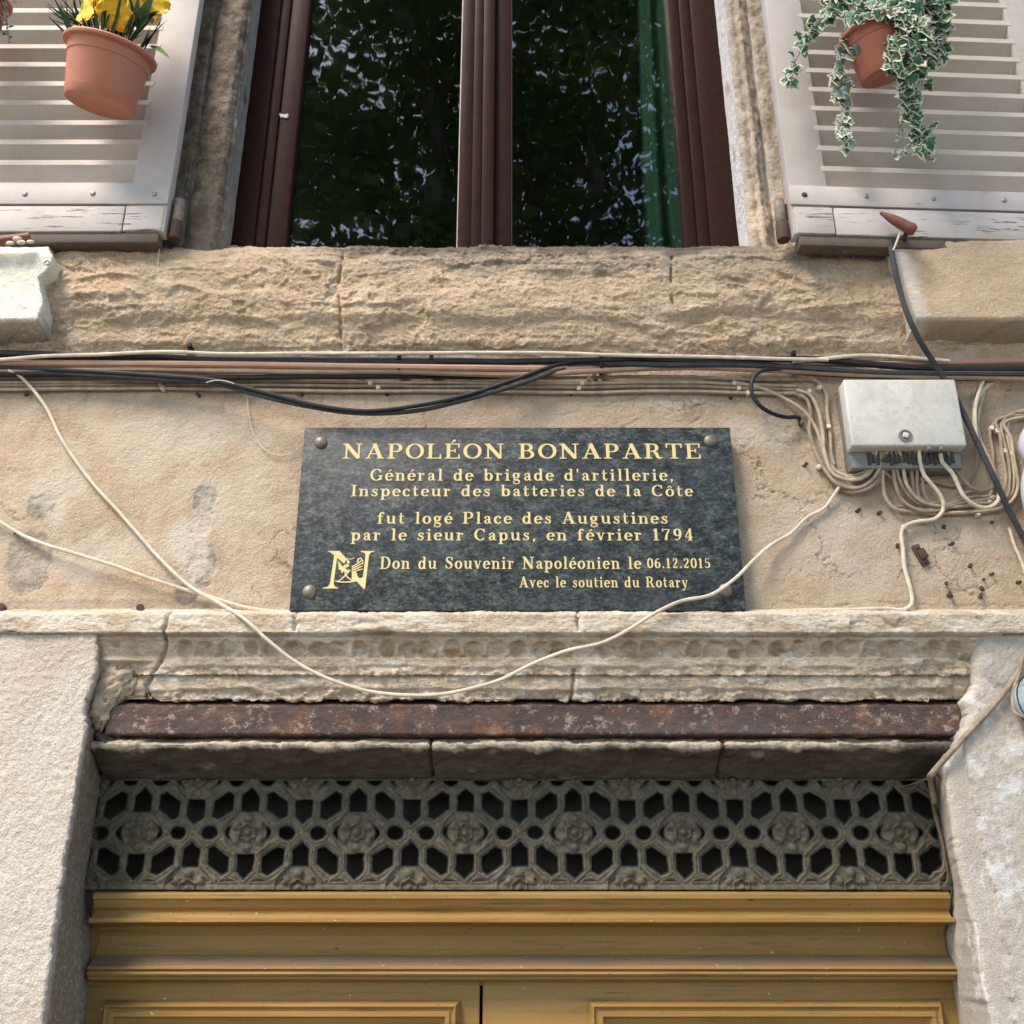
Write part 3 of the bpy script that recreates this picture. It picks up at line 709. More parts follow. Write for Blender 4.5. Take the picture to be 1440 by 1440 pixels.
# ---------------------------------------------------------------- piers
def zrows(ztop, zdense, step=0.004, zbot=0.0, n=16):
    return np.concatenate([np.arange(ztop, zdense, -step), np.linspace(zdense, zbot, n)])
def pier(name, side, ztop_row, edge, inner, yf, ydepth, mat, dfn, afn, label, rad=0.012):
    zs = zrows(Zr(ztop_row, yf), Zr(1470, yf))
    def ed(pts, y):
        zz = np.array([Zr(r, y) for r, p in pts])[::-1]; xx = np.array([Xp(p, r, y) for r, p in pts])[::-1]
        return np.interp(zs, zz, xx)
    xe, xi = ed(edge, yf), ed(inner, ydepth)
    xe = xe + (0.004 * fbm(zs * 40, zs * 0 + side, 167, 4, 0.65) + 0.005 * facet(zs * 16, zs * 0 + 3 * side, 168)) * sstep(Zr(1480, yf), Zr(1400, yf), zs)
    far = side * XB
    mid = side * 1.35
    nf = np.concatenate([np.linspace(0, 1, 12)[:-1]])
    cols_x, cols_y = [], []
    for u in nf: cols_x.append(far + (mid - far) * u + 0 * xe); cols_y.append(yf + 0 * xe)
    nd = int(abs(1.35 - 0.9) / 0.0036)
    for u in np.linspace(0, 1, nd): cols_x.append(mid + (xe + side * rad - mid) * u); cols_y.append(yf + 0 * xe)
    for a in np.linspace(0, math.pi / 2, 7)[1:]:
        cols_x.append(xe + side * rad - side * rad * math.sin(a)); cols_y.append(yf + rad - rad * math.cos(a) + 0 * xe)
    for u in np.linspace(0, 1, 50)[1:]: cols_x.append(xe + (xi - xe) * u); cols_y.append(yf + rad + (ydepth - yf - rad) * u + 0 * xe)
    X = np.stack(cols_x, 1); Y = np.stack(cols_y, 1); Z = np.repeat(zs[:, None], X.shape[1], 1)
    Pt = np.stack([X, Y, Z], -1); n = gnormals(Pt, (-side * 0.2, -1, 0))
    Pt = Pt + n * dfn(X, Y, Z)[..., None]
    # closed on top
    top = Pt[0].copy(); top[:, 1] = 0.15
    Pt = np.concatenate([top[None], Pt], 0); X, Y, Z = Pt[..., 0], Pt[..., 1], Pt[..., 2]
    grid(name, Pt, mat, house, afn(X, Y, Z), label=label)
def d_pl(X, Y, Z):
    u = X + Y
    return 0.004 * fbm(u * 6, Z * 6, 161, 3) + (0.0012 * ridge(u * 30, Z * 30, 162, 3) + 0.0022 * fbm(u * 75, Z * 75, 163, 3) + 0.0016 * fbm(u * 150, Z * 150, 166, 2)) * (1 - 0.6 * sstep(-0.03, 0.02, Y))
pier("pier", -1, 891, [(885, 138), (905, 135), (935, 136), (960, 130), (985, 121), (1010, 120), (1040, 117), (1080, 112), (1160, 100), (1225, 90), (1315, 77), (1440, 60)],
     [(885, 165), (1020, 160), (1095, 151), (1150, 143), (1250, 129), (1320, 131), (1440, 121)], -0.052, 0.175, M['pier_white'], d_pl,
     lambda X, Y, Z: {"stain": 0.9 * sstep(-0.042, -0.02, Y + 0.01 * fbm(X * 20, Z * 20, 164, 4)), "stain_or_shading2": np.clip(0.5 * sstep(0.05, 0.45, fbm(X * 5, Z * 3, 165, 5)) + 0.5 * sstep(0.2, 0.5, fbm(X * 16, Z * 9, 169, 5, 0.65)), 0, 0.8)}, "coarse white rendered pier left of the door", rad=0.006)
def d_pr(X, Y, Z):
    u = X - Y
    d = 0.002 * fbm(u * 5, Z * 5, 171, 3) + 0.0008 * fbm(u * 40, Z * 40, 172, 4)
    edge = np.interp(Z, [Zr(1440, -0.03), Zr(1310, -0.03), Zr(1220, -0.03), Zr(1080, -0.03)], [Xp(1425, 1440, -0.03), Xp(1408, 1310, -0.03), Xp(1386, 1220, -0.03), Xp(1358, 1080, -0.03)])
    e = X - edge + 0.022 * fbm(X * 0 + 2, Z * 14, 174, 6, 0.65)
    rg = sstep(-0.0015, 0.002, e)
    d += rg * (0.007 + 0.0022 * fbm(u * 30, Z * 30, 175, 4) + 0.0018 * fbm(u * 90, Z * 90, 178, 3))
    patch = np.exp(-(((X - Xp(1420, 930, -0.03)) / 0.09) ** 2 + ((Z - Zr(925, -0.03)) / 0.07) ** 2) ** 3)
    return d + 0.004 * sstep(0.3, 0.6, patch + 0.2 * fbm(X * 12, Z * 12, 173, 4))
def a_pr(X, Y, Z):
    edge = np.interp(Z, [Zr(1440, -0.03), Zr(1310, -0.03), Zr(1220, -0.03), Zr(1080, -0.03)], [Xp(1425, 1440, -0.03), Xp(1408, 1310, -0.03), Xp(1386, 1220, -0.03), Xp(1358, 1080, -0.03)])
    e = X - edge + 0.022 * fbm(X * 0 + 2, Z * 14, 174, 6, 0.65)
    patch = np.exp(-(((X - Xp(1420, 930, -0.03)) / 0.09) ** 2 + ((Z - Zr(925, -0.03)) / 0.07) ** 2) ** 3)
    patch = 0.75 * sstep(0.3, 0.5, patch + 0.2 * fbm(X * 12, Z * 12, 173, 4))
    wht = 0.9 * sstep(0.0, 0.25, fbm(X * 15, Z * 15, 176, 6, 0.7)) * sstep(-0.002, 0.002, e)
    flake = 0.9 * (fbm(X * 60, Z * 9, 177, 4) > 0.33) * (e < -0.01)
    crack = np.exp(-(np.abs(e) / 0.0025) ** 2) * 0.8
    return {"stain": np.maximum(patch, crack), "stain_or_shading2": np.clip(wht + flake, 0, 1) * (1 - patch)}
pier("pier", 1, 889, [(885, 1385), (905, 1376), (945, 1372), (970, 1372), (985, 1360), (1007, 1365), (1025, 1361), (1061, 1332), (1085, 1330), (1190, 1345), (1310, 1372), (1440, 1395)],
     [(885, 1335), (1040, 1310), (1095, 1309), (1160, 1319), (1250, 1338), (1320, 1329), (1440, 1347)], -0.034, 0.175, M['pier_grey'], d_pr, a_pr, "patched grey and white rendered pier right of the door", rad=0.012)

# ---------------------------------------------------------------- pierced transom panel (stone lattice of rosettes)
YL = 0.12
lx0, lx1 = Xp(112, 1170, YL), Xp(1352, 1170, YL)
zr_top, zr_bot = Zr(1090, YL), Zr(1251, YL)
su = (Xp(1265, 1170, YL) - Xp(196, 1170, YL)) / (7 * 152.8)
x_r0 = Xp(196, 1170, YL); z_r0 = Zr(1171, YL)
sv = (Zr(1096, YL) - Zr(1171, YL)) / 75.0
xs = np.arange(lx0, lx1, 0.0019); zs = np.arange(zr_bot, zr_top, 0.0019)
X, Z = np.meshgrid(xs, zs)
wu = 1.6 * fbm(X * 18, Z * 18, 181, 3); wv = 1.6 * fbm(X * 18, Z * 18, 182, 3)
U = (X - x_r0) / su + wu; V = (z_r0 - Z) / sv + wv
A2, B2 = 76.4, 75.0
ku = np.floor(U / A2); u = U - ku * A2; u = np.where(np.mod(ku, 2) == 1, A2 - u, u)
kv = np.floor(V / B2); v = V - kv * B2; v = np.where(np.mod(kv, 2) == 1, B2 - v, v)
def cpoly(u, v, pts):
    d = np.full(u.shape, -1e9); n = len(pts); area = sum(pts[i][0] * pts[(i + 1) % n][1] - pts[(i + 1) % n][0] * pts[i][1] for i in range(n))
    for i in range(n):
        (ax, ay), (bx, by) = pts[i], pts[(i + 1) % n]
        l = math.hypot(bx - ax, by - ay); nx, ny = (by - ay) / l, -(bx - ax) / l
        if area < 0: nx, ny = -nx, -ny
        d = np.maximum(d, (u - ax) * nx + (v - ay) * ny)
    return d
sd_ = cpoly(u, v, [(-11.3, 29.5), (11.3, 29.5), (11.3, 52), (0, 62.5), (-11.3, 52)])
sd_ = np.minimum(sd_, cpoly(A2 - u, B2 - v, [(-11.3, 29.5), (11.3, 29.5), (11.3, 52), (0, 62.5), (-11.3, 52)]))
sd_ = np.minimum(sd_, cpoly(u, v, [(24.0, 33), (44, 19.0), (52.4, 23), (52.4, 43), (32.4, 57.0), (24.0, 53)]))
sd_ = np.minimum(sd_, (np.hypot((u - 54.5) / 10.5, (v) / 9.0) - 1) * 9.5)
sd_ = np.minimum(sd_, (np.hypot((u - 21.9) / 10.5, (v - B2) / 9.0) - 1) * 9.5)
for sg in (-1, 1):                       # dark crescents beside each flower
    for cu, cv in ((0, 0), (A2, B2)):
        sd_ = np.minimum(sd_, (np.hypot((u - cu - sg * (29.2 - 0.05 * (v - cv) ** 2)) / 2.4, (v - cv) / 7.0) - 1) * 2.4)
sd_ = sd_ - 2.4 + 1.2 * fbm(X * 60, Z * 60, 183, 3)
q = np.abs(zs[:, None] - zr_bot) / sv; edge_d = np.minimum(np.minimum(np.abs((Z - zr_bot) / sv) - 7, np.abs((zr_top - Z) / sv) - 4), 1e9)
sd_ = np.where(edge_d < 4, np.maximum(sd_, 4 - edge_d), sd_)
h = 0.0045 * sstep(0, 3.0, sd_) + 0.0018 * np.exp(-((sd_ - 2.0) / 0.9) ** 2) - 0.0034 * np.exp(-((sd_ - 3.9) / 1.0) ** 2) + 0.0012 * sstep(5, 8, sd_)
def flower(cu, cv):
    du, dv = u - cu, v - cv; r = np.hypot(du, dv); out = np.zeros(u.shape)
    pet = np.zeros(u.shape)
    for k in range(-6, 7):
        a = k * math.pi / 3 + math.pi / 6
        dq = np.hypot(du - 19.6 * math.cos(a), dv - 19.6 * math.sin(a)); pet = np.maximum(pet, np.sqrt(np.clip(1 - (dq / 9.3) ** 2, 0, 1)))
    ang = np.arctan2(dv, du)
    rr = r * (1 + 0.10 * np.cos(6 * ang))
    ring = np.exp(-((rr - 10.8) / 2.4) ** 2); ball = np.sqrt(np.clip(1 - (r / 7.0) ** 2, 0, 1))
    f = np.maximum(np.maximum(0.026 * pet, 0.027 * ring), 0.028 * ball)
    inside = sstep(31, 28, r)
    outer = np.exp(-((r - 33) / 2.4) ** 2) * 0.003
    return inside, f - 0.020, outer, pet
for cu, cv in ((0, 0), (A2, B2)):
    ins, f, outer, pet = flower(cu, cv)
    h = h * (1 - ins) + (f + 0.004) * ins + outer
h += 0.0010 * fbm(X * 70, Z * 70, 185, 4) + 0.0016 * fbm(X * 9, Z * 9, 186, 3)
drop = sstep(0.4, -1.6, sd_)
h = h - 0.040 * drop
keep = sd_ > -1.7
fr = sstep(8, 3, (Z - zr_bot) / sv)      # plain strip along the bottom
h = np.maximum(h, fr * 0.004)
dust = np.clip(0.5 * sstep(0.1, 0.5, fbm(X * 14, Z * 14, 187, 5)) + 0.6 * (fbm(X * 55, Z * 55, 188, 3) > 0.42), 0, 1) * (drop < 0.1)
grid("transom_grille", np.stack([X, YL - h, Z], -1), M['lattice'], house, {"stain": dust, "stain_or_shading2": drop}, keep=keep, label="pierced grey panel of rosettes and interlaced rings above the door")  # second mask colours the walls of the openings dark, as recess shade
# narrow bed of mortar round the panel and dark hall behind it
mb = MB(); mb.box(lx0 - 0.05, lx1 + 0.05, YL + 0.042, YL + 0.06, zr_top, zr_top + 0.12, 0)
mb.build("panel_bed", M['lintel'], house)
def room(name, x0, x1, y0, y1, z0, z1):
    m = MB()
    m.poly([(x0, y1, z0), (x1, y1, z0), (x1, y1, z1), (x0, y1, z1)]); m.poly([(x0, y0, z0), (x0, y1, z0), (x0, y1, z1), (x0, y0, z1)])
    m.poly([(x1, y0, z0), (x1, y1, z0), (x1, y1, z1), (x1, y0, z1)]); m.poly([(x0, y0, z0), (x1, y0, z0), (x1, y1, z0), (x0, y1, z0)])
    m.poly([(x0, y0, z1), (x1, y0, z1), (x1, y1, z1), (x0, y1, z1)])
    return m.build(name, M['plaster_dark'], house, smooth=False)
mb = MB(); mb.box(lx0 - .04, lx1 + .04, 0.185, 0.188, Zr(1290, .19), zr_top + .05, 0); mb.build("fanlight_board", M['dark_board'], house, label="dim brown board behind the pierced panel")
room("hall", -1.25, 1.25, 0.13, 3.0, 0.01, Zr(1000, 0.2))

# ---------------------------------------------------------------- door
door = part_empty("door", house, (0, 0.15, 0)); door["label"] = "ochre painted double door with moulded cornice"
dx0, dx1 = Xp(108, 1280, 0.12), Xp(1352, 1280, 0.12)
def d_door(X, Z, SS): return 0.0016 * fbm(X * 2.2, Z * 4, 191, 3) + 0.0003 * fbm(X * 10, Z * 60, 192, 3)
dc = [(1251, 0.14), (1252, 0.135), (1255.5, 0.100), (1257, 0.098), (1264, 0.098), (1265, 0.104), (1269, 0.106), (1276, 0.110), (1281, 0.118), (1286, 0.112), (1289.5, 0.106), (1290.5, 0.092), (1297, 0.092), (1298, 0.097), (1299.5, 0.135), (1303, 0.152), (1316, 0.166), (1334, 0.164), (1342, 0.158), (1358, 0.128), (1359, 0.122), (1363, 0.121), (1364.5, 0.128), (1366, 0.124), (1370, 0.122), (1373, 0.128), (1374.5, 0.134), (1377, 0.134), (1379, 0.150), (1382, 0.172)]
def a_door(X, Z, SS):
    dz = 0.85 * sstep(Zr(1342, 0.15), Zr(1346, 0.15), -(-Z)) * 0
    band = (Z < Zr(1343, 0.157)) & (Z > Zr(1358.5, 0.127))
    band = band * (0.75 + 0.35 * fbm(X * 9, Z * 30, 193, 4))
    grime = 0.35 * sstep(0.15, 0.5, fbm(X * 2.5, Z * 12, 194, 5))
    return {"stain": np.clip(np.maximum(band, grime * 0.35), 0, 1)}
mb = MB(); mb.box(dx0, dx1, 0.1735, 0.19, Zr(1386, .17), Zr(1247, .17), 0); mb.build("door_frame", M['door'], door)
de0, de1 = Xp(131.5, 1280, 0.11), Xp(1336, 1280, 0.11)
moulding("door_cornice", dc, xcols(0.012, de0, de1, de0, de1), M['door'], door, d_door, a_door, step=0.0012)
YD = 0.168
def leaf(x0, x1, pxl, pxr, flip):
    root_px = (x0 + x1) / 2
    m = MB(); zt_ = Zr(1379, YD)
    m.box(x0, x1, YD, YD + 0.045, 0.02, zt_, 0.004)
    lf = m.build("door_leaf", M['door'], door)
    # raised bolection panel
    pl, pr = Xp(pxl, 1425, YD), Xp(pxr, 1425, YD)
    ztp = Zr(1406, YD - 0.006); zbp = 0.95
    prof = [(0.0, 0.0), (0.006, 0.018), (0.010, 0.026), (0.012, 0.026), (0.016, 0.020), (0.020, 0.020), (0.022, 0.024), (0.030, 0.024), (0.034, 0.014), (0.044, 0.010), (0.05, 0.002), (0.06, 0.004)]
    bmm = MB(); rings = []
    for ins, hgt in prof:
        rings.append([bmm.bm.verts.new((a, YD - hgt, b)) for a, b in ((pl + ins, zbp + ins), (pr - ins, zbp + ins), (pr - ins, ztp - ins), (pl + ins, ztp - ins))])
    for a, b in zip(rings[:-1], rings[1:]):
        for k in range(4): bmm.bm.faces.new((a[k], a[(k + 1) % 4], b[(k + 1) % 4], b[k]))
    bmm.bm.faces.new(rings[-1])
    bmm.build("door_panel", M['door'], door, smooth=False)
    return lf
xm = Xp(676.5, 1420, YD)
leaf(dx0, xm - 0.003, 145, 648, False)
leaf(xm + 0.003, dx1, 826, 1325, True)

# ---------------------------------------------------------------- wall around the window
ZTOP = 5.6
zsill = Zr(352, -0.02)
zwt = Zr(-560, 0.0)                      # window head, above the picture
def wallpatch(name, x0, x1, z0, z1, mat, y=0.0):
    xs = np.linspace(x0, x1, 90); zs = np.linspace(z0, z1, 110); X, Z = np.meshgrid(xs, zs)
    d = 0.004 * fbm(X * 5, Z * 5, 201, 4) + 0.002 * fbm(X * 24, Z * 24, 202, 3)
    grid(name, np.stack([X, y - d, Z], -1), mat, house, {"stain": 0.3 * sstep(0, 0.5, fbm(X * 6, Z * 6, 203, 4)), "stain_or_shading2": 0 * X})
jl, jr = Xp(225, 345, 0), Xp(1122, 345, 0)
wallpatch("wall", -XB, jl, zsill - 0.03, ZTOP, M['render']); wallpatch("wall", jr, XB, zsill - 0.03, ZTOP, M['render'])
wallpatch("wall", jl, jr, zwt, ZTOP, M['render'], 0.002)
YF = 0.10
def jamb(pts, side, seed):
    """pts: (px, y) at row 345, swept upwards"""
    xy = [(Xp(p, 345, y), y) for p, y in pts]
    a, s = profile(xy, 0.0035)
    zs = np.concatenate([np.arange(zsill - 0.03, Zr(-20, 0) , 0.004), np.linspace(Zr(-20, 0), zwt, 12)])
    X = np.broadcast_to(a[None, :, 0], (len(zs), len(a))).copy(); Y = np.broadcast_to(a[None, :, 1], X.shape).copy(); Z = np.broadcast_to(zs[:, None], X.shape).copy()
    Pt = np.stack([X, Y, Z], -1); n = gnormals(Pt, (-side * 0.3, -1, 0))
    SS = np.broadcast_to(s[None, :], X.shape)
    rv = sstep(0.005, 0.02, Y)
    d = (0.006 * fbm(SS * 10, Z * 5, seed, 4) + 0.005 * ridge(SS * 20, Z * 11, seed + 1, 4) + 0.002 * fbm(SS * 60, Z * 50, seed + 2, 3)) * (1 - 0.75 * rv)
    low = sstep(Zr(225, 0), Zr(262, 0), Z) * 0 + (1 - sstep(Zr(300, 0), Zr(240, 0), Z))
    d += low * (1 - rv) * 0.012 * (fbm(SS * 14, Z * 14, seed + 4, 4) + 0.2)
    white = rv * sstep(-0.45, -0.1, fbm(SS * 14, Z * 7, seed + 5, 5) + 0.1 * (side > 0))
    white = np.maximum(white, 0.35 * sstep(0.15, 0.5, fbm(SS * 16, Z * 8, seed + 6, 5)))
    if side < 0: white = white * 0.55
    grid("window_jamb", Pt + n * d[..., None], M['jamb_stone'] if side > 0 else M['jamb_dark'], house, {"stain": white, "stain_or_shading2": (low * (1 - rv) * 0.8 if side > 0 else 0.15 * low)}, label=("dark rough jamb left of the window" if side < 0 else "pale jamb right of the window"))
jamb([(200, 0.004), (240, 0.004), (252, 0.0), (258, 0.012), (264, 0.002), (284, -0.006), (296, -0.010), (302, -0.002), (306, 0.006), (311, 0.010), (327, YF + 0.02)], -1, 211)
jamb([(1150, 0.004), (1104, 0.004), (1096, 0.004), (1090, 0.016), (1084, 0.004), (1076, -0.008), (1070, 0.008), (1063, 0.006), (1056, 0.010), (1036, YF + 0.02)], 1, 231)

# ---------------------------------------------------------------- window
win = part_empty("window", house, (0, YF, zsill)); win["label"] = "brown wooden casement window reflecting trees"
zw0 = zsill - 0.02
def fb(m, pa, pb, y0, y1, bev=0.004, yref=None):
    yr = y0 if yref is None else yref
    m.box(Xp(pa, 345, yr), Xp(pb, 345, yr), y0, y1, zw0, zwt, bev)
m = MB(); fb(m, 320, 356, YF, YF + 0.07); fb(m, 1000, 1042, YF, YF + 0.07)
m.box(Xp(320, 345, YF), Xp(1042, 345, YF), YF + 0.001, YF + 0.07, zwt - 0.06, zwt, 0.003)
m.build("window_frame", M['frame'], win)
m = MB(); fb(m, 356.5, 372, YF + 0.010, YF + 0.065); fb(m, 372.2, 402, YF + 0.018, YF + 0.066, 0.006); fb(m, 643, 664, YF + 0.012, YF + 0.065)
m.build("casement", M['frame'], win)
m = MB(); fb(m, 692, 719, YF + 0.012, YF + 0.065); fb(m, 963, 982, YF + 0.018, YF + 0.066, 0.006); fb(m, 982.2, 999.5, YF + 0.010, YF + 0.065)
m.build("casement", M['frame'], win)
m = MB(); fb(m, 662, 676, YF - 0.004, YF + 0.012, 0.003); fb(m, 675.7, 694, YF - 0.010, YF + 0.012, 0.005)
m.build("mullion", M['frame'], win)
for pa, pb in ((401, 644), (718, 964)):
    m = MB(); m.box(Xp(pa, 345, YF + 0.045), Xp(pb, 345, YF + 0.045), YF + 0.045, YF + 0.049, zw0, zwt - 0.05, 0)
    m.build("pane", M['glass'], win, smooth=False)
    m = MB()
    for q in (pa + 1.6, pb - 1.6):
        x = Xp(q, 345, YF + 0.038); m.box(x - 0.0012, x + 0.0012, YF + 0.036, YF + 0.0445, zw0, zwt - 0.05, 0)
    m.build("glazing_bead", M['steel'], win, smooth=False)
p = P(397, 161, YF + 0.010)
m = MB()
for dx, dz, r in ((-0.011, 0.006, 0.006), (0.0, 0.0, 0.009), (0.009, -0.003, 0.008), (0.012, 0.004, 0.005)): m.ball((p.x + dx, YF + 0.016, p.z + dz), r, 0.003, r * 0.8, 10)
m.build("paint_splash", M['white_plastic'], win, label="small white splash on the left window frame")
room("upper_room", Xp(318, 345, YF), Xp(1044, 345, YF), YF + 0.072, 3.2, zsill - 0.10, zwt + 0.05)
# curtain hanging inside
cx0, cx1 = Xp(905, 345, 0.26), Xp(985, 345, 0.26)
xs = np.linspace(cx0, cx1, 60); zs = np.linspace(zw0 - 0.05, zwt - 0.05, 40); X, Z = np.meshgrid(xs, zs)
Y = 0.26 + 0.012 * np.sin((X - cx0) * 95 + 0.8 * np.sin(Z * 2)) + 0.004 * np.sin(Z * 3)
Xc = X + 0.02 * (Z - zw0) * (cx1 - X) / (cx1 - cx0)
tag(grid("curtain", np.stack([Xc, Y, Z], -1), M['curtain'], None), "green curtain hanging behind the right edge of the window glass", "curtain")

# ---------------------------------------------------------------- shutters
def shutter(sign, hinge, yaw, zrows_, label):
    """sign +1: the leaf runs to the right of its hinge. local x away from the hinge, y depth (front at 0), z absolute"""
    root = part_empty("shutter", house, hinge); root["label"] = label
    mt = Matrix.Translation(hinge) @ Matrix.Rotation(yaw, 4, 'Z') @ Matrix.Scale(sign, 4, (1, 0, 0)) if sign < 0 else Matrix.Translation(hinge) @ Matrix.Rotation(yaw, 4, 'Z')
    zt_rail, z_strip, z_bot, zn, pitch = zrows_
    W, ST, H = 0.76, 0.098, 1.75
    z0 = z_bot
    m = MB()
    m.box(0, ST, 0, 0.036, z0 + 0.001, z0 + H, 0.003, mt); m.box(W - ST, W, 0, 0.036, z0 + 0.001, z0 + H, 0.003, mt)
    m.box(ST + 0.0004, W - ST - 0.0004, 0.001, 0.036, z_strip, zt_rail, 0.002, mt)
    m.box(ST + 0.0004, W - ST - 0.0004, 0.001, 0.036, z0 + H - 0.09, z0 + H, 0.002, mt)
    m.build("shutter_frame", M['shutter'], root)
    m = MB()
    z = zn
    while z < z0 + H - 0.10:
        dzz = random.uniform(-0.0012, 0.0012)
        v = [(-0.0012, z - 0.0075 + dzz), (-0.0012, z + 0.0075 + dzz), (0.032, z - 0.030 + dzz), (0.032, z - 0.043 + dzz)]
        vs0 = [mt @ Vector((ST - 0.010 - (0.003 if random.random() < .3 else 0), y, zz)) for y, zz in v]; vs1 = [mt @ Vector((W - ST + 0.010, y, zz + random.uniform(-.001, .001))) for y, zz in v]
        a = [m.bm.verts.new(q) for q in vs0]; b = [m.bm.verts.new(q) for q in vs1]
        for k in range(4): m.bm.faces.new((a[k], a[(k + 1) % 4], b[(k + 1) % 4], b[k]))
        m.bm.faces.new(a); m.bm.faces.new(b)
        z += pitch
    m.build("louvre_slats", M['slat'], root, smooth=False)
    m = MB()
    m.box(-0.001, W + 0.001, -0.006, 0.0005, z_strip - 0.002, z_strip + 0.056, 0.0015, mt)
    m.build("metal_strip", M['shutter'], root)
    m = MB()
    m.box(0.006, ST + 0.004, -0.003, 0.036, z0 + 0.002, z_strip - 0.006, 0.003, mt); m.box(ST + 0.007, W - 0.004, -0.003, 0.036, z0, z_strip - 0.006, 0.003, mt)
    m.box(0.02, W - 0.02, 0.003, 0.034, z_strip - 0.012, z_strip + 0.01, 0, mt)
    m.build("bottom_board", M['board'], root, label="peeling white bottom board")
    m = MB()
    m.box(0.012, W - 0.012, 0.002, 0.040, z0 - 0.030, z0 - 0.001, 0.004, mt)
    m.build("dark_underside", M['dark_wood'], root)  # dark piece drawn below the board where its underside shows
    for i, xx in enumerate((0.035, 0.19, 0.36, 0.54, 0.70)):
        m = MB(); m.ball(mt @ Vector((xx, -0.006, z_strip + 0.027 + (0.002 if i % 2 else 0))), 0.0075, 0.0045, 0.0075, 12)
        o = m.build("rivet", M['rusty_nail'] if (i == 0 and sign > 0) else M['steel'], root)
    m = MB()
    hx = -0.018
    m.lathe([(0.012, z_strip - 0.030), (0.0135, z_strip - 0.028), (0.0135, z_strip + 0.035), (0.012, z_strip + 0.037)], mt @ Matrix.Translation((hx, 0.03, 0)), 16)
    m.build("hinge_knuckle", M['hinge_paint'], root)
    m = MB()
    m.lathe([(0.0155, z_strip - 0.085), (0.0165, z_strip - 0.080), (0.0155, z_strip - 0.034), (0.014, z_strip - 0.031)], mt @ Matrix.Translation((hx, 0.03, 0)), 16)
    m.box(hx - 0.008, 0.03, 0.028, 0.036, z_strip - 0.02, z_strip + 0.025, 0.001, mt)
    m.build("hinge", M['rusty_nail'], root)
    return root
YS = -0.075
zn_l = Zr(228.7, YS); pitch = (Zr(14.7, YS) - zn_l) / 8
hl = P(236, 288, YS)
shutter(-1, Vector((hl.x, YS, 0)), R(0.0), (Zr(256, YS), Zr(287.5, YS), Zr(326, YS), zn_l, pitch), "white louvred shutter left of the window")
hr = P(1112, 288, YS - 0.03)
shutter(1, Vector((hr.x, YS - 0.03, 0)), R(2.6), (Zr(262, YS - 0.03), Zr(288, YS - 0.03), Zr(329, YS - 0.03), Zr(235, YS - 0.03), pitch * 0.985), "white louvred shutter right of the window")

# ================================================================== plaque
YP = -0.042
pt, pb = Zr(601, YP), Zr(858.5, YP)
pxl = (Xp(428, 602, YP) + Xp(407, 858.5, YP)) / 2; pxr = (Xp(1026, 601, YP) + Xp(1050, 858.5, YP)) / 2
plaque = thing("commemorative_plaque", "dark mottled granite plaque with gold French inscription screwed to the wall", "plaque", (0.5 * (pxl + pxr), -0.008, pb))
m = MB(); m.box(pxl, pxr, YP, -0.010, pb, pt, 0.0015); m.build("slab", M['granite'], plaque)

# ---- lettering: strokes with thick stems, thin hairlines and slab serifs
def arc(cx, cy, rx, ry, a0, a1, n=None):
    n = n or max(6, int(abs(a1 - a0) / 14))
    return [(cx + rx * math.cos(R(a0 + (a1 - a0) * k / n)), cy + ry * math.sin(R(a0 + (a1 - a0) * k / n))) for k in range(n + 1)]
TK, TN = 0.170, 0.062
def st(x, y0, y1, w=TK): return ([(x, y0), (x, y1)], w)
def sf(x, y, w=0.20):
    yy = y + (TN / 2 if y < 0.05 else -TN / 2)
    return ([(x - w, yy), (x + w, yy)], TN)
def hb(x0, x1, y): return ([(x0, y), (x1, y)], TN)
def dot(x, y, r): return ('dot', x, y, r)
XH = 0.66
def acute(x, y): return ([(x - 0.04, y), (x + 0.13, y + 0.17)], [0.05, 0.13])
def Ocap(w): return [(arc(w / 2, .5, w / 2 - .09, .465, 0, 360, 30), None)]
def o_low(cx=.32, rx=.225): return [(arc(cx, XH / 2, rx, XH / 2 - .03, 0, 360, 24), None)]
def serif_up(x): return [([(x - .20, XH - TN / 2), (x, XH - TN / 2)], TN)]
G = {}
G['N'] = (1.02, [st(.20, 0, 1, .085), ([(.17, .97), (.82, .03)], .20), st(.82, 0, 1, .085), sf(.20, 0, .17), ([(.02, 1 - TN / 2), (.22, 1 - TN / 2)], TN), sf(.82, 1, .17)])
G['A'] = (.98, [([(.46, .98), (.15, .02)], .08), ([(.44, 1), (.78, .02)], .195), hb(.24, .64, .32), sf(.15, 0, .14), sf(.78, 0, .19)])
def bowl(x, y0, y1, rx): 
    c = (y0 + y1) / 2; ry = (y1 - y0) / 2
    return (([(x - .2, y1)] + arc(x, c, rx, ry, 90, -90, 14) + [(x - .2, y0)]), None)
G['P'] = (.80, [st(.20, 0, 1), bowl(.42, .46, 1 - TN / 2, .24), sf(.20, 0), ([(.02, 1 - TN / 2), (.3, 1 - TN / 2)], TN)])
G['B'] = (.86, [st(.20, 0, 1), bowl(.42, .53, 1 - TN / 2, .21), bowl(.44, TN / 2, .53, .26), ([(.02, 1 - TN / 2), (.3, 1 - TN / 2)], TN), ([(.02, TN / 2), (.3, TN / 2)], TN)])
G['R'] = (.94, [st(.20, 0, 1), bowl(.42, .50, 1 - TN / 2, .22), ([(.45, .50), (.60, .36), (.66, .12), (.76, .03), (.90, .08)], [.08, .16, .17, .12, .05]), sf(.20, 0), ([(.02, 1 - TN / 2), (.3, 1 - TN / 2)], TN)])
G['O'] = (.92, Ocap(.92))
G['L'] = (.78, [st(.20, 0, 1), sf(.20, 1), hb(.02, .72, TN / 2), ([(.70, 0), (.70, .30)], [.11, .05])])
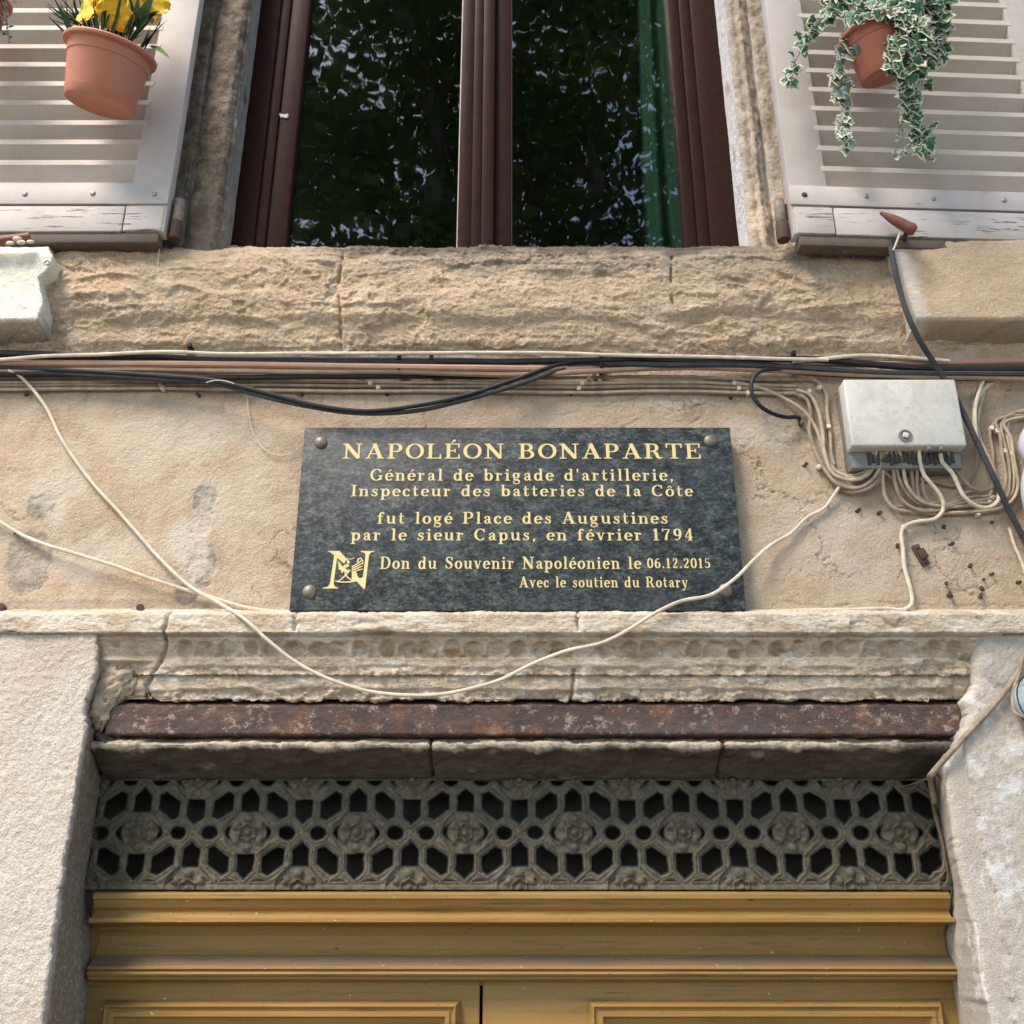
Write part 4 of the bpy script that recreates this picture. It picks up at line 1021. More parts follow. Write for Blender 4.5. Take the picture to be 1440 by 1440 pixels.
G['E'] = (.82, [st(.20, 0, 1), hb(.02, .72, 1 - TN / 2), hb(.2, .52, .52), hb(.02, .74, TN / 2), ([(.71, 1), (.71, .72)], [.10, .05]), ([(.73, 0), (.73, .30)], [.10, .05]), ([(.52, .64), (.52, .40)], .06)])
G['É'] = (.82, G['E'][1] + [([(.36, 1.07), (.53, 1.26)], [.05, .13])])
G['T'] = (.86, [st(.43, 0, 1), sf(.43, 0), hb(.06, .80, 1 - TN / 2), ([(.08, 1), (.06, .70)], [.10, .05]), ([(.78, 1), (.80, .70)], [.10, .05])])
G['I'] = (.44, [st(.22, 0, 1), sf(.22, 0), sf(.22, 1)])
G['D'] = (.92, [st(.20, 0, 1), bowl(.42, TN / 2, 1 - TN / 2, .36), ([(.02, 1 - TN / 2), (.3, 1 - TN / 2)], TN), ([(.02, TN / 2), (.3, TN / 2)], TN)])
G['G'] = (.94, [(arc(.46, .5, .35, .465, 48, 315, 24), None), st(.76, .06, .42, .15), hb(.58, .92, .42), ([(.72, .97), (.72, .70)], [.05, .09])])
G['C'] = (.86, [(arc(.46, .5, .35, .465, 48, 318, 24), None), ([(.73, .99), (.73, .68)], [.05, .10])])
G['S'] = (.72, [([(.58, .74), (.53, .90), (.36, .965), (.18, .90), (.15, .74), (.25, .60), (.45, .48), (.57, .34), (.54, .13), (.36, .035), (.18, .10), (.11, .28)], [.06, .07, .075, .12, .16, .18, .19, .18, .14, .075, .07, .06]), ([(.60, .98), (.60, .70)], [.05, .09]), ([(.10, .02), (.10, .32)], [.05, .09])])
G['V'] = (.92, [([(.18, .98), (.48, .02)], .19), ([(.48, .0), (.75, .98)], .08), sf(.18, 1, .18), sf(.76, 1, .15)])
G['a'] = (.62, [([(.12, .48), (.18, .60), (.30, XH - .035), (.40, .58), (.43, .46), (.43, .12), (.50, .035), (.60, .08)], [.10, .08, .075, .12, .16, .16, .10, .05]), ([(.43, .40), (.24, .35), (.13, .20), (.18, .06), (.30, .04), (.43, .14)], [.06, .08, .15, .12, .07, .06]), dot(.14, .49, .065)])
G['e'] = (.60, [(arc(.31, XH / 2, .215, XH / 2 - .03, 0, 320, 22), None), hb(.12, .53, .36)])
G['é'] = (.60, G['e'][1] + [acute(.29, .76)])
G['c'] = (.57, [(arc(.31, XH / 2, .215, XH / 2 - .03, 50, 322, 20), None), dot(.45, .50, .075)])
G['o'] = (.64, o_low())
G['ô'] = (.64, o_low() + [([(.17, .76), (.32, .90)], [.06, .09]), ([(.32, .90), (.47, .76)], [.09, .06])])
G['n'] = (.74, [st(.18, 0, XH, .155), ([(.18, .44), (.30, .60), (.42, XH - .04), (.54, .55), (.56, .40), (.56, 0)], [.05, .06, .08, .13, .155, .155]), sf(.18, 0, .15), sf(.56, 0, .15)] + serif_up(.18))
G['u'] = (.74, [([(.17, XH), (.17, .22), (.22, .07), (.32, .04), (.45, .12), (.56, .24)], [.155, .155, .13, .08, .06, .05]), st(.56, 0, XH, .155), ([(.02, XH - TN / 2), (.17, XH - TN / 2)], TN), ([(.42, XH - TN / 2), (.56, XH - TN / 2)], TN), ([(.56, TN / 2), (.72, TN / 2)], TN)])
G['r'] = (.55, [st(.18, 0, XH, .155), ([(.18, .40), (.28, .58), (.40, XH - .05)], [.05, .06, .08]), dot(.42, .55, .08), sf(.18, 0, .16)] + serif_up(.18))
G['d'] = (.72, [st(.52, 0, 1, .155), (arc(.31, XH / 2, .20, XH / 2 - .03, 30, 330, 20), None), ([(.34, 1 - TN / 2), (.52, 1 - TN / 2)], TN), ([(.52, TN / 2), (.68, TN / 2)], TN)])
G['b'] = (.70, [st(.17, 0, 1, .155), (arc(.38, XH / 2, .20, XH / 2 - .03, -150, 150, 20), None), ([(.01, 1 - TN / 2), (.17, 1 - TN / 2)], TN)])
G['p'] = (.72, [st(.18, -.30, XH, .155), (arc(.39, XH / 2, .20, XH / 2 - .03, -150, 150, 20), None), ([(.02, -.30 + TN / 2), (.36, -.30 + TN / 2)], TN)] + serif_up(.18))
G['l'] = (.40, [st(.20, 0, 1, .155), sf(.20, 0, .17), ([(.03, 1 - TN / 2), (.20, 1 - TN / 2)], TN)])
G['i'] = (.40, [st(.20, 0, XH, .155), sf(.20, 0, .17), dot(.19, .88, .095)] + serif_up(.20))
G['f'] = (.50, [([(.20, 0), (.20, .76), (.26, .92), (.38, .965)], [.155, .155, .12, .075]), dot(.43, .88, .075), sf(.20, 0, .18), hb(.03, .42, XH - TN / 2)])
G['t'] = (.48, [([(.19, .90), (.19, .18), (.25, .05), (.34, .04), (.43, .16)], [.10, .155, .12, .07, .05]), hb(.03, .42, XH - TN / 2)])
G['s'] = (.54, [([(.41, .48), (.36, .60), (.25, .63), (.14, .57), (.14, .47), (.25, .37), (.38, .29), (.43, .17), (.36, .05), (.25, .03), (.14, .08), (.09, .20)], [.05, .06, .07, .09, .12, .14, .14, .12, .09, .07, .06, .05]), ([(.43, XH), (.43, .45)], [.05, .07]), ([(.08, .0), (.08, .22)], [.05, .07])])
G['g'] = (.66, [(arc(.29, .43, .17, .20, 0, 360, 20), None), ([(.17, .26), (.12, .14), (.22, .07), (.42, .05), (.54, -.06), (.48, -.22), (.28, -.28), (.12, -.22), (.10, -.10), (.2, .02)], [.05, .09, .13, .14, .12, .08, .07, .08, .08, .06]), ([(.44, .56), (.58, .63)], [.06, .09])])
G['v'] = (.66, [([(.15, XH - .02), (.34, .02)], .15), ([(.34, .0), (.52, XH - .02)], .065), sf(.14, XH, .14), sf(.53, XH, .11)])
G['y'] = (.66, [([(.15, XH - .02), (.34, .02)], .15), ([(.53, XH - .02), (.32, -.10), (.22, -.25), (.12, -.26)], [.065, .065, .07, .08]), sf(.14, XH, .14), sf(.53, XH, .11), dot(.12, -.22, .07)])
G["'"] = (.26, [([(.13, 1.0), (.13, .68)], [.14, .05])])
G[','] = (.32, [dot(.15, .07, .085), ([(.20, .04), (.10, -.17)], [.09, .05])])
G['.'] = (.30, [dot(.15, .085, .09)])
G['0'] = (.66, [(arc(.33, .5, .22, .465, 0, 360, 28), None)])
G['1'] = (.56, [st(.28, 0, 1, .17), sf(.28, 0, .2), ([(.10, .80), (.26, .95)], [.06, .10])])
G['2'] = (.66, [([(.14, .72), (.18, .90), (.33, .965), (.48, .88), (.50, .70), (.38, .46), (.20, .24), (.12, .08)], [.12, .09, .075, .13, .16, .14, .10, .08]), ([(.10, .07), (.30, .09), (.46, .06), (.55, .22)], [.12, .14, .12, .05])])
G['4'] = (.70, [([(.44, .98), (.10, .32)], .07), hb(.08, .64, .28), st(.44, 0, 1, .17), sf(.44, 0, .16)])
G['5'] = (.66, [hb(.16, .52, .94), ([(.17, .96), (.14, .52)], .07), ([(.14, .54), (.30, .62), (.46, .55), (.52, .34), (.44, .11), (.28, .035), (.13, .10), (.11, .2)], [.06, .07, .13, .17, .14, .08, .08, .10])])
G['6'] = (.66, [([(.50, .86), (.40, .96), (.26, .90), (.15, .68), (.12, .40), (.14, .25)], [.10, .075, .09, .15, .17, .16]), (arc(.33, .31, .20, .275, 0, 360, 22), None)])
G['7'] = (.66, [hb(.08, .58, .93), ([(.09, 1), (.08, .72)], [.09, .05]), ([(.56, .93), (.36, .50), (.28, .02)], [.08, .14, .19])])
G['9'] = (.66, [([(.15, .13), (.26, .035), (.40, .10), (.51, .32), (.54, .60), (.52, .75)], [.10, .075, .09, .15, .17, .16]), (arc(.33, .68, .20, .28, 0, 360, 22), None)])
G['8'] = (.66, [(arc(.33, .74, .18, .23, 0, 360, 22), None), (arc(.33, .27, .22, .24, 0, 360, 22), None)])

def ribbon(pts, wid):
    n = len(pts); L, Rr = [], []
    closed = n > 4 and math.hypot(pts[0][0] - pts[-1][0], pts[0][1] - pts[-1][1]) < 1e-6
    for i, (x, y) in enumerate(pts):
        if closed: a, b = pts[(i - 1) % (n - 1)], pts[(i + 1) % (n - 1)]
        else: a, b = pts[max(i - 1, 0)], pts[min(i + 1, n - 1)]
        dx, dy = b[0] - a[0], b[1] - a[1]; l = math.hypot(dx, dy) or 1; dx, dy = dx / l, dy / l
        if wid is None: ww = TN + (TK - TN) * abs(dy) ** 1.4
        elif isinstance(wid, list): ww = wid[min(i, len(wid) - 1)]
        else: ww = wid
        L.append((x - dy * ww / 2, y + dx * ww / 2)); Rr.append((x + dy * ww / 2, y - dx * ww / 2))
    return L, Rr
def text_mesh(name, text, pxa, pxb, rowbase, captop_row, parent, track=0.10, bold=1.0, label=None, y=YP):
    """one line of lettering laid on the plaque between two photo columns"""
    xa, xb = Xp(pxa, rowbase, y), Xp(pxb, rowbase, y); zb = Zr(rowbase, y); cap = Zr(captop_row, y) - zb
    adv = []; x = 0
    for ch in text:
        adv.append(x); x += (0.46 if ch == ' ' else G[ch][0]) + track
    sx = (xb - xa) / (x - track)
    m = MB(); k = 0
    for ch, ax in zip(text, adv):
        if ch == ' ': continue
        for s_ in G[ch][1]:
            k += 1; yy = y - 0.0006 - 0.00002 * (k % 9)
            def mp(q): return Vector((xa + (ax + q[0]) * sx, yy, zb + q[1] * cap))
            if s_[0] == 'dot':
                _, cx, cy, r = s_
                m.prism([mp((cx + r * math.cos(a * math.pi / 6), cy + r * math.sin(a * math.pi / 6))) for a in range(12)], (0, 0.0008, 0)); continue
            L, Rr = ribbon(s_[0], s_[1])
            lv = [m.bm.verts.new(mp(q)) for q in L]; rv = [m.bm.verts.new(mp(q)) for q in Rr]
            lb = [m.bm.verts.new(v.co + Vector((0, 0.0008, 0))) for v in lv]; rb = [m.bm.verts.new(v.co + Vector((0, 0.0008, 0))) for v in rv]
            for i in range(len(L) - 1):
                m.bm.faces.new((lv[i], lv[i + 1], rv[i + 1], rv[i])); m.bm.faces.new((lv[i + 1], lv[i], lb[i], lb[i + 1])); m.bm.faces.new((rv[i], rv[i + 1], rb[i + 1], rb[i]))
    return m.build(name, M['gold'], parent, smooth=False, label=label)
text_mesh("inscription", "NAPOLÉON BONAPARTE", 481, 987, 645, 624, plaque, 0.12, label="gold capitals of the top line")
text_mesh("inscription", "Général de brigade d'artillerie,", 520, 948, 676, 659.5, plaque, 0.13)
text_mesh("inscription", "Inspecteur des batteries de la Côte", 493, 975, 698, 682, plaque, 0.13)
text_mesh("inscription", "fut logé Place des Augustines", 530, 940, 736.5, 720, plaque, 0.13)
text_mesh("inscription", "par le sieur Capus, en février 1794", 493, 976, 760, 743.5, plaque, 0.13)
text_mesh("inscription", "Don du Souvenir Napoléonien le", 534, 902, 800, 783, plaque, 0.10)
text_mesh("inscription", "06.12.2015", 910, 1000, 799, 785, plaque, 0.08)
text_mesh("inscription", "Avec le soutien du Rotary", 730, 968, 826, 811, plaque, 0.10)
# ---- emblem: letter N with a spread eagle across it
m = MB()
ex0, ez0 = P(454, 828, YP).x, Zr(828, YP)
es = (Xp(524, 828, YP) - ex0) / 1008.0; ev = (Zr(775, YP) - ez0) / 760.0
kk = [0]
def E(q, yo=0.0006): return Vector((ex0 + (q[0] - 200) * es, YP - yo, ez0 + (905 - q[1]) * ev))
def epoly(pts, yo=None):
    kk[0] += 1
    yo = 0.0006 + 0.00003 * kk[0] if yo is None else yo
    vs = [m.bm.verts.new(E(p, yo)) for p in pts]; m.bm.faces.new(vs)
def erib(pts, wds):
    kk[0] += 1
    L, Rr = ribbon(pts, wds); yo = 0.0006 + 0.00003 * kk[0]
    lv = [m.bm.verts.new(E(q, yo)) for q in L]; rv = [m.bm.verts.new(E(q, yo)) for q in Rr]
    for i in range(len(L) - 1): m.bm.faces.new((lv[i], lv[i + 1], rv[i + 1], rv[i]))
epoly([(240, 145), (490, 145), (640, 300), (600, 400), (460, 290), (440, 300), (385, 230), (310, 175)])
epoly([(385, 225), (445, 300), (410, 800), (340, 800)])
epoly([(340, 795), (410, 795), (440, 860), (505, 885), (505, 900), (200, 900), (200, 885), (300, 865)])
epoly([(925, 145), (1205, 145), (1205, 160), (1130, 180), (1098, 230), (1028, 230), (1010, 185), (925, 160)])
epoly([(1028, 228), (1098, 228), (1055, 905), (1020, 905), (880, 760), (770, 760), (770, 560), (860, 570), (890, 660), (940, 700), (1000, 670)])
for w_ in range(4):   # feathers of both wings
    erib([(640 - 10 * w_, 520 + 12 * w_), (540 - 8 * w_, 450 + 20 * w_), (470 + 6 * w_, 350 + 50 * w_)], [30, 26, 16])
    erib([(760, 470 + 34 * w_), (880 + 8 * w_, 400 + 44 * w_), (960 + 8 * w_, 330 + 60 * w_)], [22, 24, 18])
erib([(870, 380), (880, 310), (930, 290), (975, 340), (985, 420)], [30, 34, 26, 22, 14])
for a_ in range(5): erib(arc(665, 500, 30 + 14 * a_, 34 + 11 * a_, 20 + 30 * (a_ % 2), 300), [12] * 40)
erib([(690, 400), (670, 340), (640, 310), (670, 280)], [60, 40, 24, 10]); erib([(680, 310), (740, 310), (800, 290), (790, 265)], [16, 12, 14, 8])
erib([(700, 570), (640, 640), (560, 720), (480, 760)], [26, 30, 24, 14]); erib([(620, 590), (690, 680), (760, 730), (860, 760)], [26, 26, 24, 14])
erib([(430, 752), (520, 770), (640, 775), (760, 770), (880, 755)], [10, 26, 22, 28, 10]); erib([(560, 545), (575, 600)], [30, 18])
m.build("emblem", M['gold'], plaque, smooth=False, fix=True, label="gold letter N with an eagle across it")
for px, py in ((451, 622), (999, 620), (435, 832), (1020, 830)):
    c = P(px, py, YP); mm = MB()
    mm.lathe([(0.0150, 0.0), (0.0150, 0.0015), (0.0135, 0.0035), (0.0095, 0.0060), (0.005, 0.0075), (0.001, 0.0079)], Matrix.Translation(c + Vector((0, 0.0002, 0))) @ Matrix.Rotation(R(90), 4, 'X'), 28)
    mm.build("screw_cap", M['cap'], plaque)

# ================================================================== junction box
YJ = -0.078
jb = thing("junction_box", "weathered white telephone junction box with wires entering from below", "junction box", P(1272, 600, 0.0))
jx0, jx1 = Xp(1192, 580, YJ), Xp(1352, 580, YJ); jt, jbm = Zr(533, YJ), Zr(627, YJ)
m = MB(); m.box(jx0, jx1, YJ, -0.036, jbm, jt, 0.005, None, 3); m.build("cover", M['box'], jb)
m = MB(); m.box(jx0 + 0.004, jx1 - 0.004, -0.045, -0.001, jbm - 0.040, jt - 0.01, 0.003); m.build("back_box", M['grey_plastic'], jb)
m = MB()
for k in range(20):
    x = jx0 + 0.045 + k * (jx1 - jx0 - 0.07) / 19
    m.box(x - 0.0035, x + 0.0035, -0.050, -0.0455, jbm - 0.030 + random.uniform(-.004, .004), jbm - 0.003, 0.001)
m.build("cable_comb", M['comb'], jb)
lc = P(1273, 613, YJ); m = MB()
m.lathe([(0.0155, 0), (0.0155, 0.003), (0.012, 0.0035), (0.0115, 0.001)], Matrix.Translation(lc) @ Matrix.Rotation(R(90), 4, 'X'), 28)
lk = m.build("lock", M['grey_plastic'], jb)
m = MB(); m.box(-0.006, 0.006, -0.006, 0.0, -0.006, 0.006, 0.001, Matrix.Translation(lc) @ Matrix.Rotation(R(12), 4, 'Y')); m.build("lock_core", M['box'], lk)
for px in (1307, 1324):
    x = Xp(px, 632, YJ); m = MB(); m.box(x - 0.004, x + 0.004, YJ - 0.003, YJ + 0.012, jbm - 0.010, jbm + 0.004, 0.0015); m.build("cover_clip", M['grey_plastic'], jb)

# ================================================================== cables
def cable(name, label, pts, r, mat, y=-0.012, cat="cable", group=None, sides=8, wob=0.0):
    pp = []
    for q in pts:
        yy = q[2] if len(q) > 2 else y
        pp.append(P(q[0], q[1], yy))
    path = smooth_path(pp)
    if wob:
        path = [p + Vector((0, 0, wob * float(perlin(p.x * 9, len(label) * 1.7, 3)))) + Vector((0, wob * 0.6 * float(perlin(p.x * 7, len(label) * 2.3, 5)), 0)) for p in path]
    m = MB(); m.tube(path, r, sides)
    return tag(m.build(name, mat), label, cat, group)
LXT = [(-420, 515), (-200, 512)]
# --- main bundle across the front
cable("cable", "thin cream cable lying uppermost along the whole bundle", [(-300, 512), (0, 506), (60, 501), (130, 499), (250, 495), (290, 497), (430, 497), (560, 497), (700, 496), (800, 497), (850, 499), (1000, 502), (1110, 505), (1165, 506)], 0.0044, M['cream_cable'], -0.054)
cable("cable", "thick black cable running just beneath the topmost cream cable", [(-300, 506), (40, 497), (110, 500), (240, 503), (310, 506), (520, 509), (760, 508), (900, 505), (1000, 506), (1160, 507), (1300, 518), (1440, 520), (1800, 519)], 0.0082, M['black_cable'], -0.040, wob=.002)
cable("cable", "second black cable half hidden between cream cable and pink conduit", [(-300, 515), (0, 504), (200, 504), (420, 505), (640, 507), (800, 510, -.030), (900, 513, -.040), (1060, 514, -.042), (1140, 518, -.042), (1240, 524, -.04), (1440, 526, -.04), (1800, 524, -.04)], 0.0075, M['dusty_black'], -0.022, wob=.001)
cable("conduit", "pinkish brown conduit running through the middle of the bundle", [(-300, 512), (0, 511), (200, 512), (340, 513), (520, 516), (680, 518), (790, 519, -.034), (860, 518, -.024), (1000, 515, -.018), (1120, 512, -.018), (1260, 512, -.018), (1360, 510, -.02), (1440, 508, -.02), (1800, 503, -.02)], 0.0085, M['pink_conduit'], -0.040, cat="conduit")
cable("cable", "tan cable along the underside of the pink conduit", [(-300, 524), (0, 522), (190, 520), (400, 523), (560, 523), (720, 527), (860, 521), (960, 517), (1080, 521), (1200, 526), (1440, 533), (1800, 531)], 0.0064, M['tan_cable'], -0.036, wob=.001)
cable("cable", "black loop cable sagging above the plaque, upper of the pair", [(-300, 516, -.04), (0, 517, -.04), (115, 522, -.04), (230, 529, -.045), (300, 535, -.05), (340, 544, -.058), (395, 558, -.065), (450, 571, -.068), (515, 578, -.068), (583, 571, -.066), (652, 557, -.06), (721, 535, -.05), (785, 513, -.042), (836, 505, -.04), (940, 507, -.042), (1060, 511, -.045), (1140, 518, -.04), (1260, 526, -.034), (1440, 518, -.034), (1800, 516, -.03)], 0.0052, M['black_cable'], group=None)
cable("cable", "black loop cable sagging above the plaque, lower of the pair", [(-300, 522, -.03), (0, 522, -.034), (115, 527, -.036), (230, 534, -.04), (310, 541, -.045), (360, 555, -.055), (430, 571, -.06), (500, 581, -.062), (583, 578, -.060), (660, 561, -.055), (735, 539, -.046), (800, 517, -.036), (850, 510, -.032), (960, 511, -.034), (1100, 519, -.034), (1250, 531, -.03), (1440, 524, -.03), (1800, 523, -.03)], 0.0052, M['dusty_black'])
cable("cable", "short thick black cable at the left end of the bundle", [(-300, 528, -.025), (0, 525, -.034), (90, 526, -.034), (180, 529, -.034), (300, 531, -.03), (420, 530, -.028), (560, 529, -.024), (700, 529, -.02)], 0.0068, M['black_cable'])
cable("cable", "dusty black cable crossing behind the junction box top", [(1040, 514, -.03), (1140, 525, -.03), (1230, 529, -.03), (1330, 532, -.028), (1440, 532, -.025), (1800, 530, -.025)], 0.0065, M['dusty_black'])
for i, (d0, nm) in enumerate(((0, "topmost"), (8, "second from the top"), (14, "third from the top"), (21, "lowest"))):
    cable("telephone_wire", "thin beige wire in the flat row above the plaque, %s of four" % nm,
          [(-300, 533 + d0 * .8), (0, 532 + d0 * .75), (220, 531 + d0 * .72), (400, 528 + d0 * 1.0), (520, 529 + d0), (640, 531 + d0 * .9), (820, 531 + d0), (960, 530 + d0 * .95), (1060, 534 + d0 * .9), (1120, [534, 543, 548, 553][i])], 0.0042, M['beige_cable'] if i in (1, 3) else M['taupe_cable'], -0.011, cat="wire", wob=.0012)
cable("cable", "two tone cream cable curving over bundle left of right sill stub", [(1115, 509, -.045), (1165, 504, -.048), (1210, 500, -.048), (1262, 502, -.046), (1300, 505, -.044), (1335, 508, -.04)], 0.0046, M['cream_cable'])
cable("cable", "beige cable just under the curving cream one near the right sill stub", [(1120, 510, -.036), (1170, 507, -.04), (1215, 505, -.04), (1262, 506, -.038), (1310, 508, -.034)], 0.0038, M['beige_cable'])
cable("cable", "short black loop cable ending left of the junction box", [(1100, 519, -.04), (1075, 520, -.045), (1060, 530, -.05), (1056, 547, -.052), (1066, 568, -.05), (1085, 581, -.04), (1108, 587, -.025), (1124, 588, -.012), (1126, 598, -.006)], 0.0050, M['black_cable'])
# --- bends between the row of wires and the junction box
by = -0.014
def bend(label, pts, mat='beige_cable', r=0.0045, y=by): cable("telephone_wire", label, [(q[0] + random.uniform(-1.4, 1.4), q[1] + random.uniform(-1.4, 1.4)) + tuple(q[2:]) for q in pts], r, M[mat], y, cat="wire", wob=0.0015)
bend("wire slanting down from the row past the black loop to the box", [(1034, 537), (1075, 549), (1105, 563), (1131, 580), (1148, 604), (1158, 635), (1168, 658), (1190, 672, -.02), (1212, 670, -.026), (1224, 658, -.034), (1227, 640, -.045), (1227, 628, -.05)])
bend("outermost wire hanging in a bend left of the junction box", [(1120, 553), (1132, 560), (1140, 580), (1139, 606), (1148, 640), (1160, 664), (1180, 682, -.02), (1210, 686, -.025), (1230, 668, -.034), (1238, 648, -.045), (1238, 630, -.05)], 'taupe_cable')
bend("inner wire hanging beside the outermost bend left of the box", [(1120, 548), (1138, 553), (1150, 575), (1156, 605), (1162, 640), (1174, 668), (1198, 676, -.026), (1218, 668, -.03), (1231, 650, -.04), (1233, 632, -.05)], 'beige_cable', y=-.02)
bend("wire dropping straight beside the junction box's left edge", [(1120, 534), (1150, 537), (1160, 552), (1164, 580), (1166, 610), (1170, 640), (1174, 654)], 'beige_cable', y=-.008)
bend("dark wire making a low bend under the left corner of the box", [(1120, 543), (1142, 560), (1154, 590), (1162, 625), (1166, 655), (1172, 678), (1186, 689), (1206, 692, -.02), (1226, 682, -.026), (1238, 668, -.03), (1243, 650, -.04), (1243, 632, -.05)], 'taupe_cable', y=-.008)
# --- loops under the box
bend("wire dropping from the box and turning right along the lowest run", [(1247, 632, -.05), (1244, 650, -.04), (1241, 677, -.025), (1246, 700, -.018), (1258, 714), (1285, 718), (1311, 721), (1345, 722), (1375, 720), (1405, 714), (1424, 702), (1431, 682), (1428, 660), (1424, 640), (1420, 615), (1412, 596), (1422, 590), (1460, 588)], 'beige_cable', 0.0042)
bend("wire in a wide loop under the box ending at the right clips", [(1253, 632, -.05), (1255, 650, -.04), (1260, 680, -.03), (1270, 704, -.024), (1290, 716, -.022), (1320, 717, -.02), (1350, 708), (1378, 702), (1400, 699), (1412, 690), (1414, 670), (1410, 640), (1405, 612), (1402, 592), (1412, 586), (1460, 584)], 'taupe_cable', 0.004)
bend("wire bending behind the wide loop to the middle right clips", [(1259, 632, -.05), (1262, 660, -.035), (1272, 688, -.025), (1290, 708, -.016), (1318, 713), (1345, 713), (1372, 708), (1398, 706), (1415, 699), (1420, 680), (1417, 650), (1412, 616), (1408, 596), (1420, 582), (1460, 578)], 'taupe_cable', 0.0036)
bend("short straight wire hanging from the middle of the box", [(1278, 632, -.05), (1279, 650, -.036), (1284, 672, -.024), (1286, 690, -.014), (1286, 706, -.008)], 'taupe_cable')
bend("pale wire curving out of the box and down to the door ledge", [(1294, 630, -.055), (1294, 648, -.05), (1301, 668, -.04), (1315, 686, -.035), (1325, 704, -.032), (1326, 720, -.028), (1314, 731, -.02), (1293, 734), (1276, 737), (1270, 745), (1269, 770), (1273, 798), (1279, 818), (1283, 838), (1281, 849), (1272, 856), (1250, 857), (1190, 858), (1110, 860, -.014), (1040, 862, -.02)], 'cream_cable', 0.0045, -.014)
bend("pale wire from the box swinging up beside the slanting black cable", [(1322, 636, -.055), (1326, 650, -.05), (1338, 662, -.045), (1345, 680, -.04), (1356, 698, -.04), (1374, 711, -.038), (1392, 713, -.036), (1403, 704, -.034), (1404, 688, -.034), (1397, 668, -.034), (1386, 645, -.03), (1376, 622, -.026), (1370, 600, -.022), (1373, 575, -.02), (1380, 552, -.02), (1393, 538, -.022), (1412, 531, -.022), (1470, 530, -.02)], 'cream_cable', 0.0048)
bend("thin wire crossing low behind the pale loop under the box", [(1301, 632, -.05), (1299, 660, -.035), (1299, 688, -.024), (1306, 706), (1325, 711), (1350, 703), (1372, 698), (1392, 696), (1396, 690)], 'taupe_cable', 0.0034)
bend("thin dark wire in a shallow arc right under the box", [(1243, 664, -.03), (1262, 678, -.02), (1292, 676), (1312, 678), (1342, 683), (1362, 677), (1372, 660), (1374, 630), (1372, 600), (1369, 578), (1374, 552), (1384, 532), (1390, 526)], 'taupe_cable', 0.0034, -.008)
bend("cream wire bowed tight beside the right end of the box", [(1386, 528, -.03), (1378, 545, -.028), (1373, 570, -.026), (1371, 598, -.024), (1375, 626, -.024)], 'cream_cable', 0.0044)
bend("dark wire crossing up from the lowest run to the black cable", [(1262, 712, -.012), (1300, 716, -.012), (1335, 710, -.012), (1360, 692, -.012), (1390, 690, -.012), (1402, 680, -.012)], 'taupe_cable', 0.0036)
bend("wire in the clip row beside the white cover, innermost", [(1405, 694, -.008), (1399, 665, -.008), (1396, 635, -.008), (1394, 605, -.008), (1399, 594, -.008), (1415, 590, -.008), (1460, 586, -.008)], 'taupe_cable', 0.0036)
bend("thin wire looping from the box's left corner towards the clips at left", [(1233, 632, -.05), (1229, 652, -.04), (1214, 664, -.03), (1192, 668, -.02), (1174, 661, -.012), (1166, 645, -.008), (1160, 618, -.008), (1153, 588, -.008), (1144, 566, -.008), (1128, 560, -.008)], 'taupe_cable', 0.004)
bend("wire slung low from the box's left corner under the others", [(1250, 632, -.05), (1248, 656, -.03), (1238, 676, -.022), (1216, 688, -.02), (1192, 686, -.018), (1176, 672, -.014), (1163, 650, -.012)], 'beige_cable', 0.004)
bend("wire dropping from the box's middle into the inner loop", [(1265, 632, -.05), (1268, 655, -.04), (1278, 684, -.03), (1296, 704, -.022), (1322, 711, -.018), (1352, 712, -.014), (1380, 709, -.012), (1398, 702, -.01)], 'beige_cable', 0.0042)
bend("thin wire hanging beside the pale curved one under the box", [(1287, 632, -.05), (1290, 656, -.036), (1290, 682, -.026), (1294, 700, -.018), (1310, 708, -.012), (1338, 706, -.010)], 'taupe_cable', 0.0036)
bend("thin wire leaving the box's right corner in a slack curve", [(1334, 634, -.05), (1338, 650, -.04), (1350, 668, -.03), (1364, 684, -.02), (1380, 690, -.014), (1394, 684, -.01), (1396, 668, -.008)], 'taupe_cable', 0.0038)
bend("second wire bowed beside the right end of the box", [(1400, 527, -.026), (1388, 541, -.022), (1380, 562, -.018), (1376, 590, -.014), (1378, 616, -.012), (1388, 640, -.012), (1398, 662, -.012), (1402, 684, -.012)], 'beige_cable', 0.0042)
bend("wire in the clip row beside the white cover, outermost", [(1402, 703, -.010), (1420, 696, -.010), (1427, 676, -.010), (1424, 650, -.010), (1419, 622, -.010), (1415, 600, -.010), (1424, 583, -.012), (1460, 574, -.012)], 'beige_cable', 0.004)
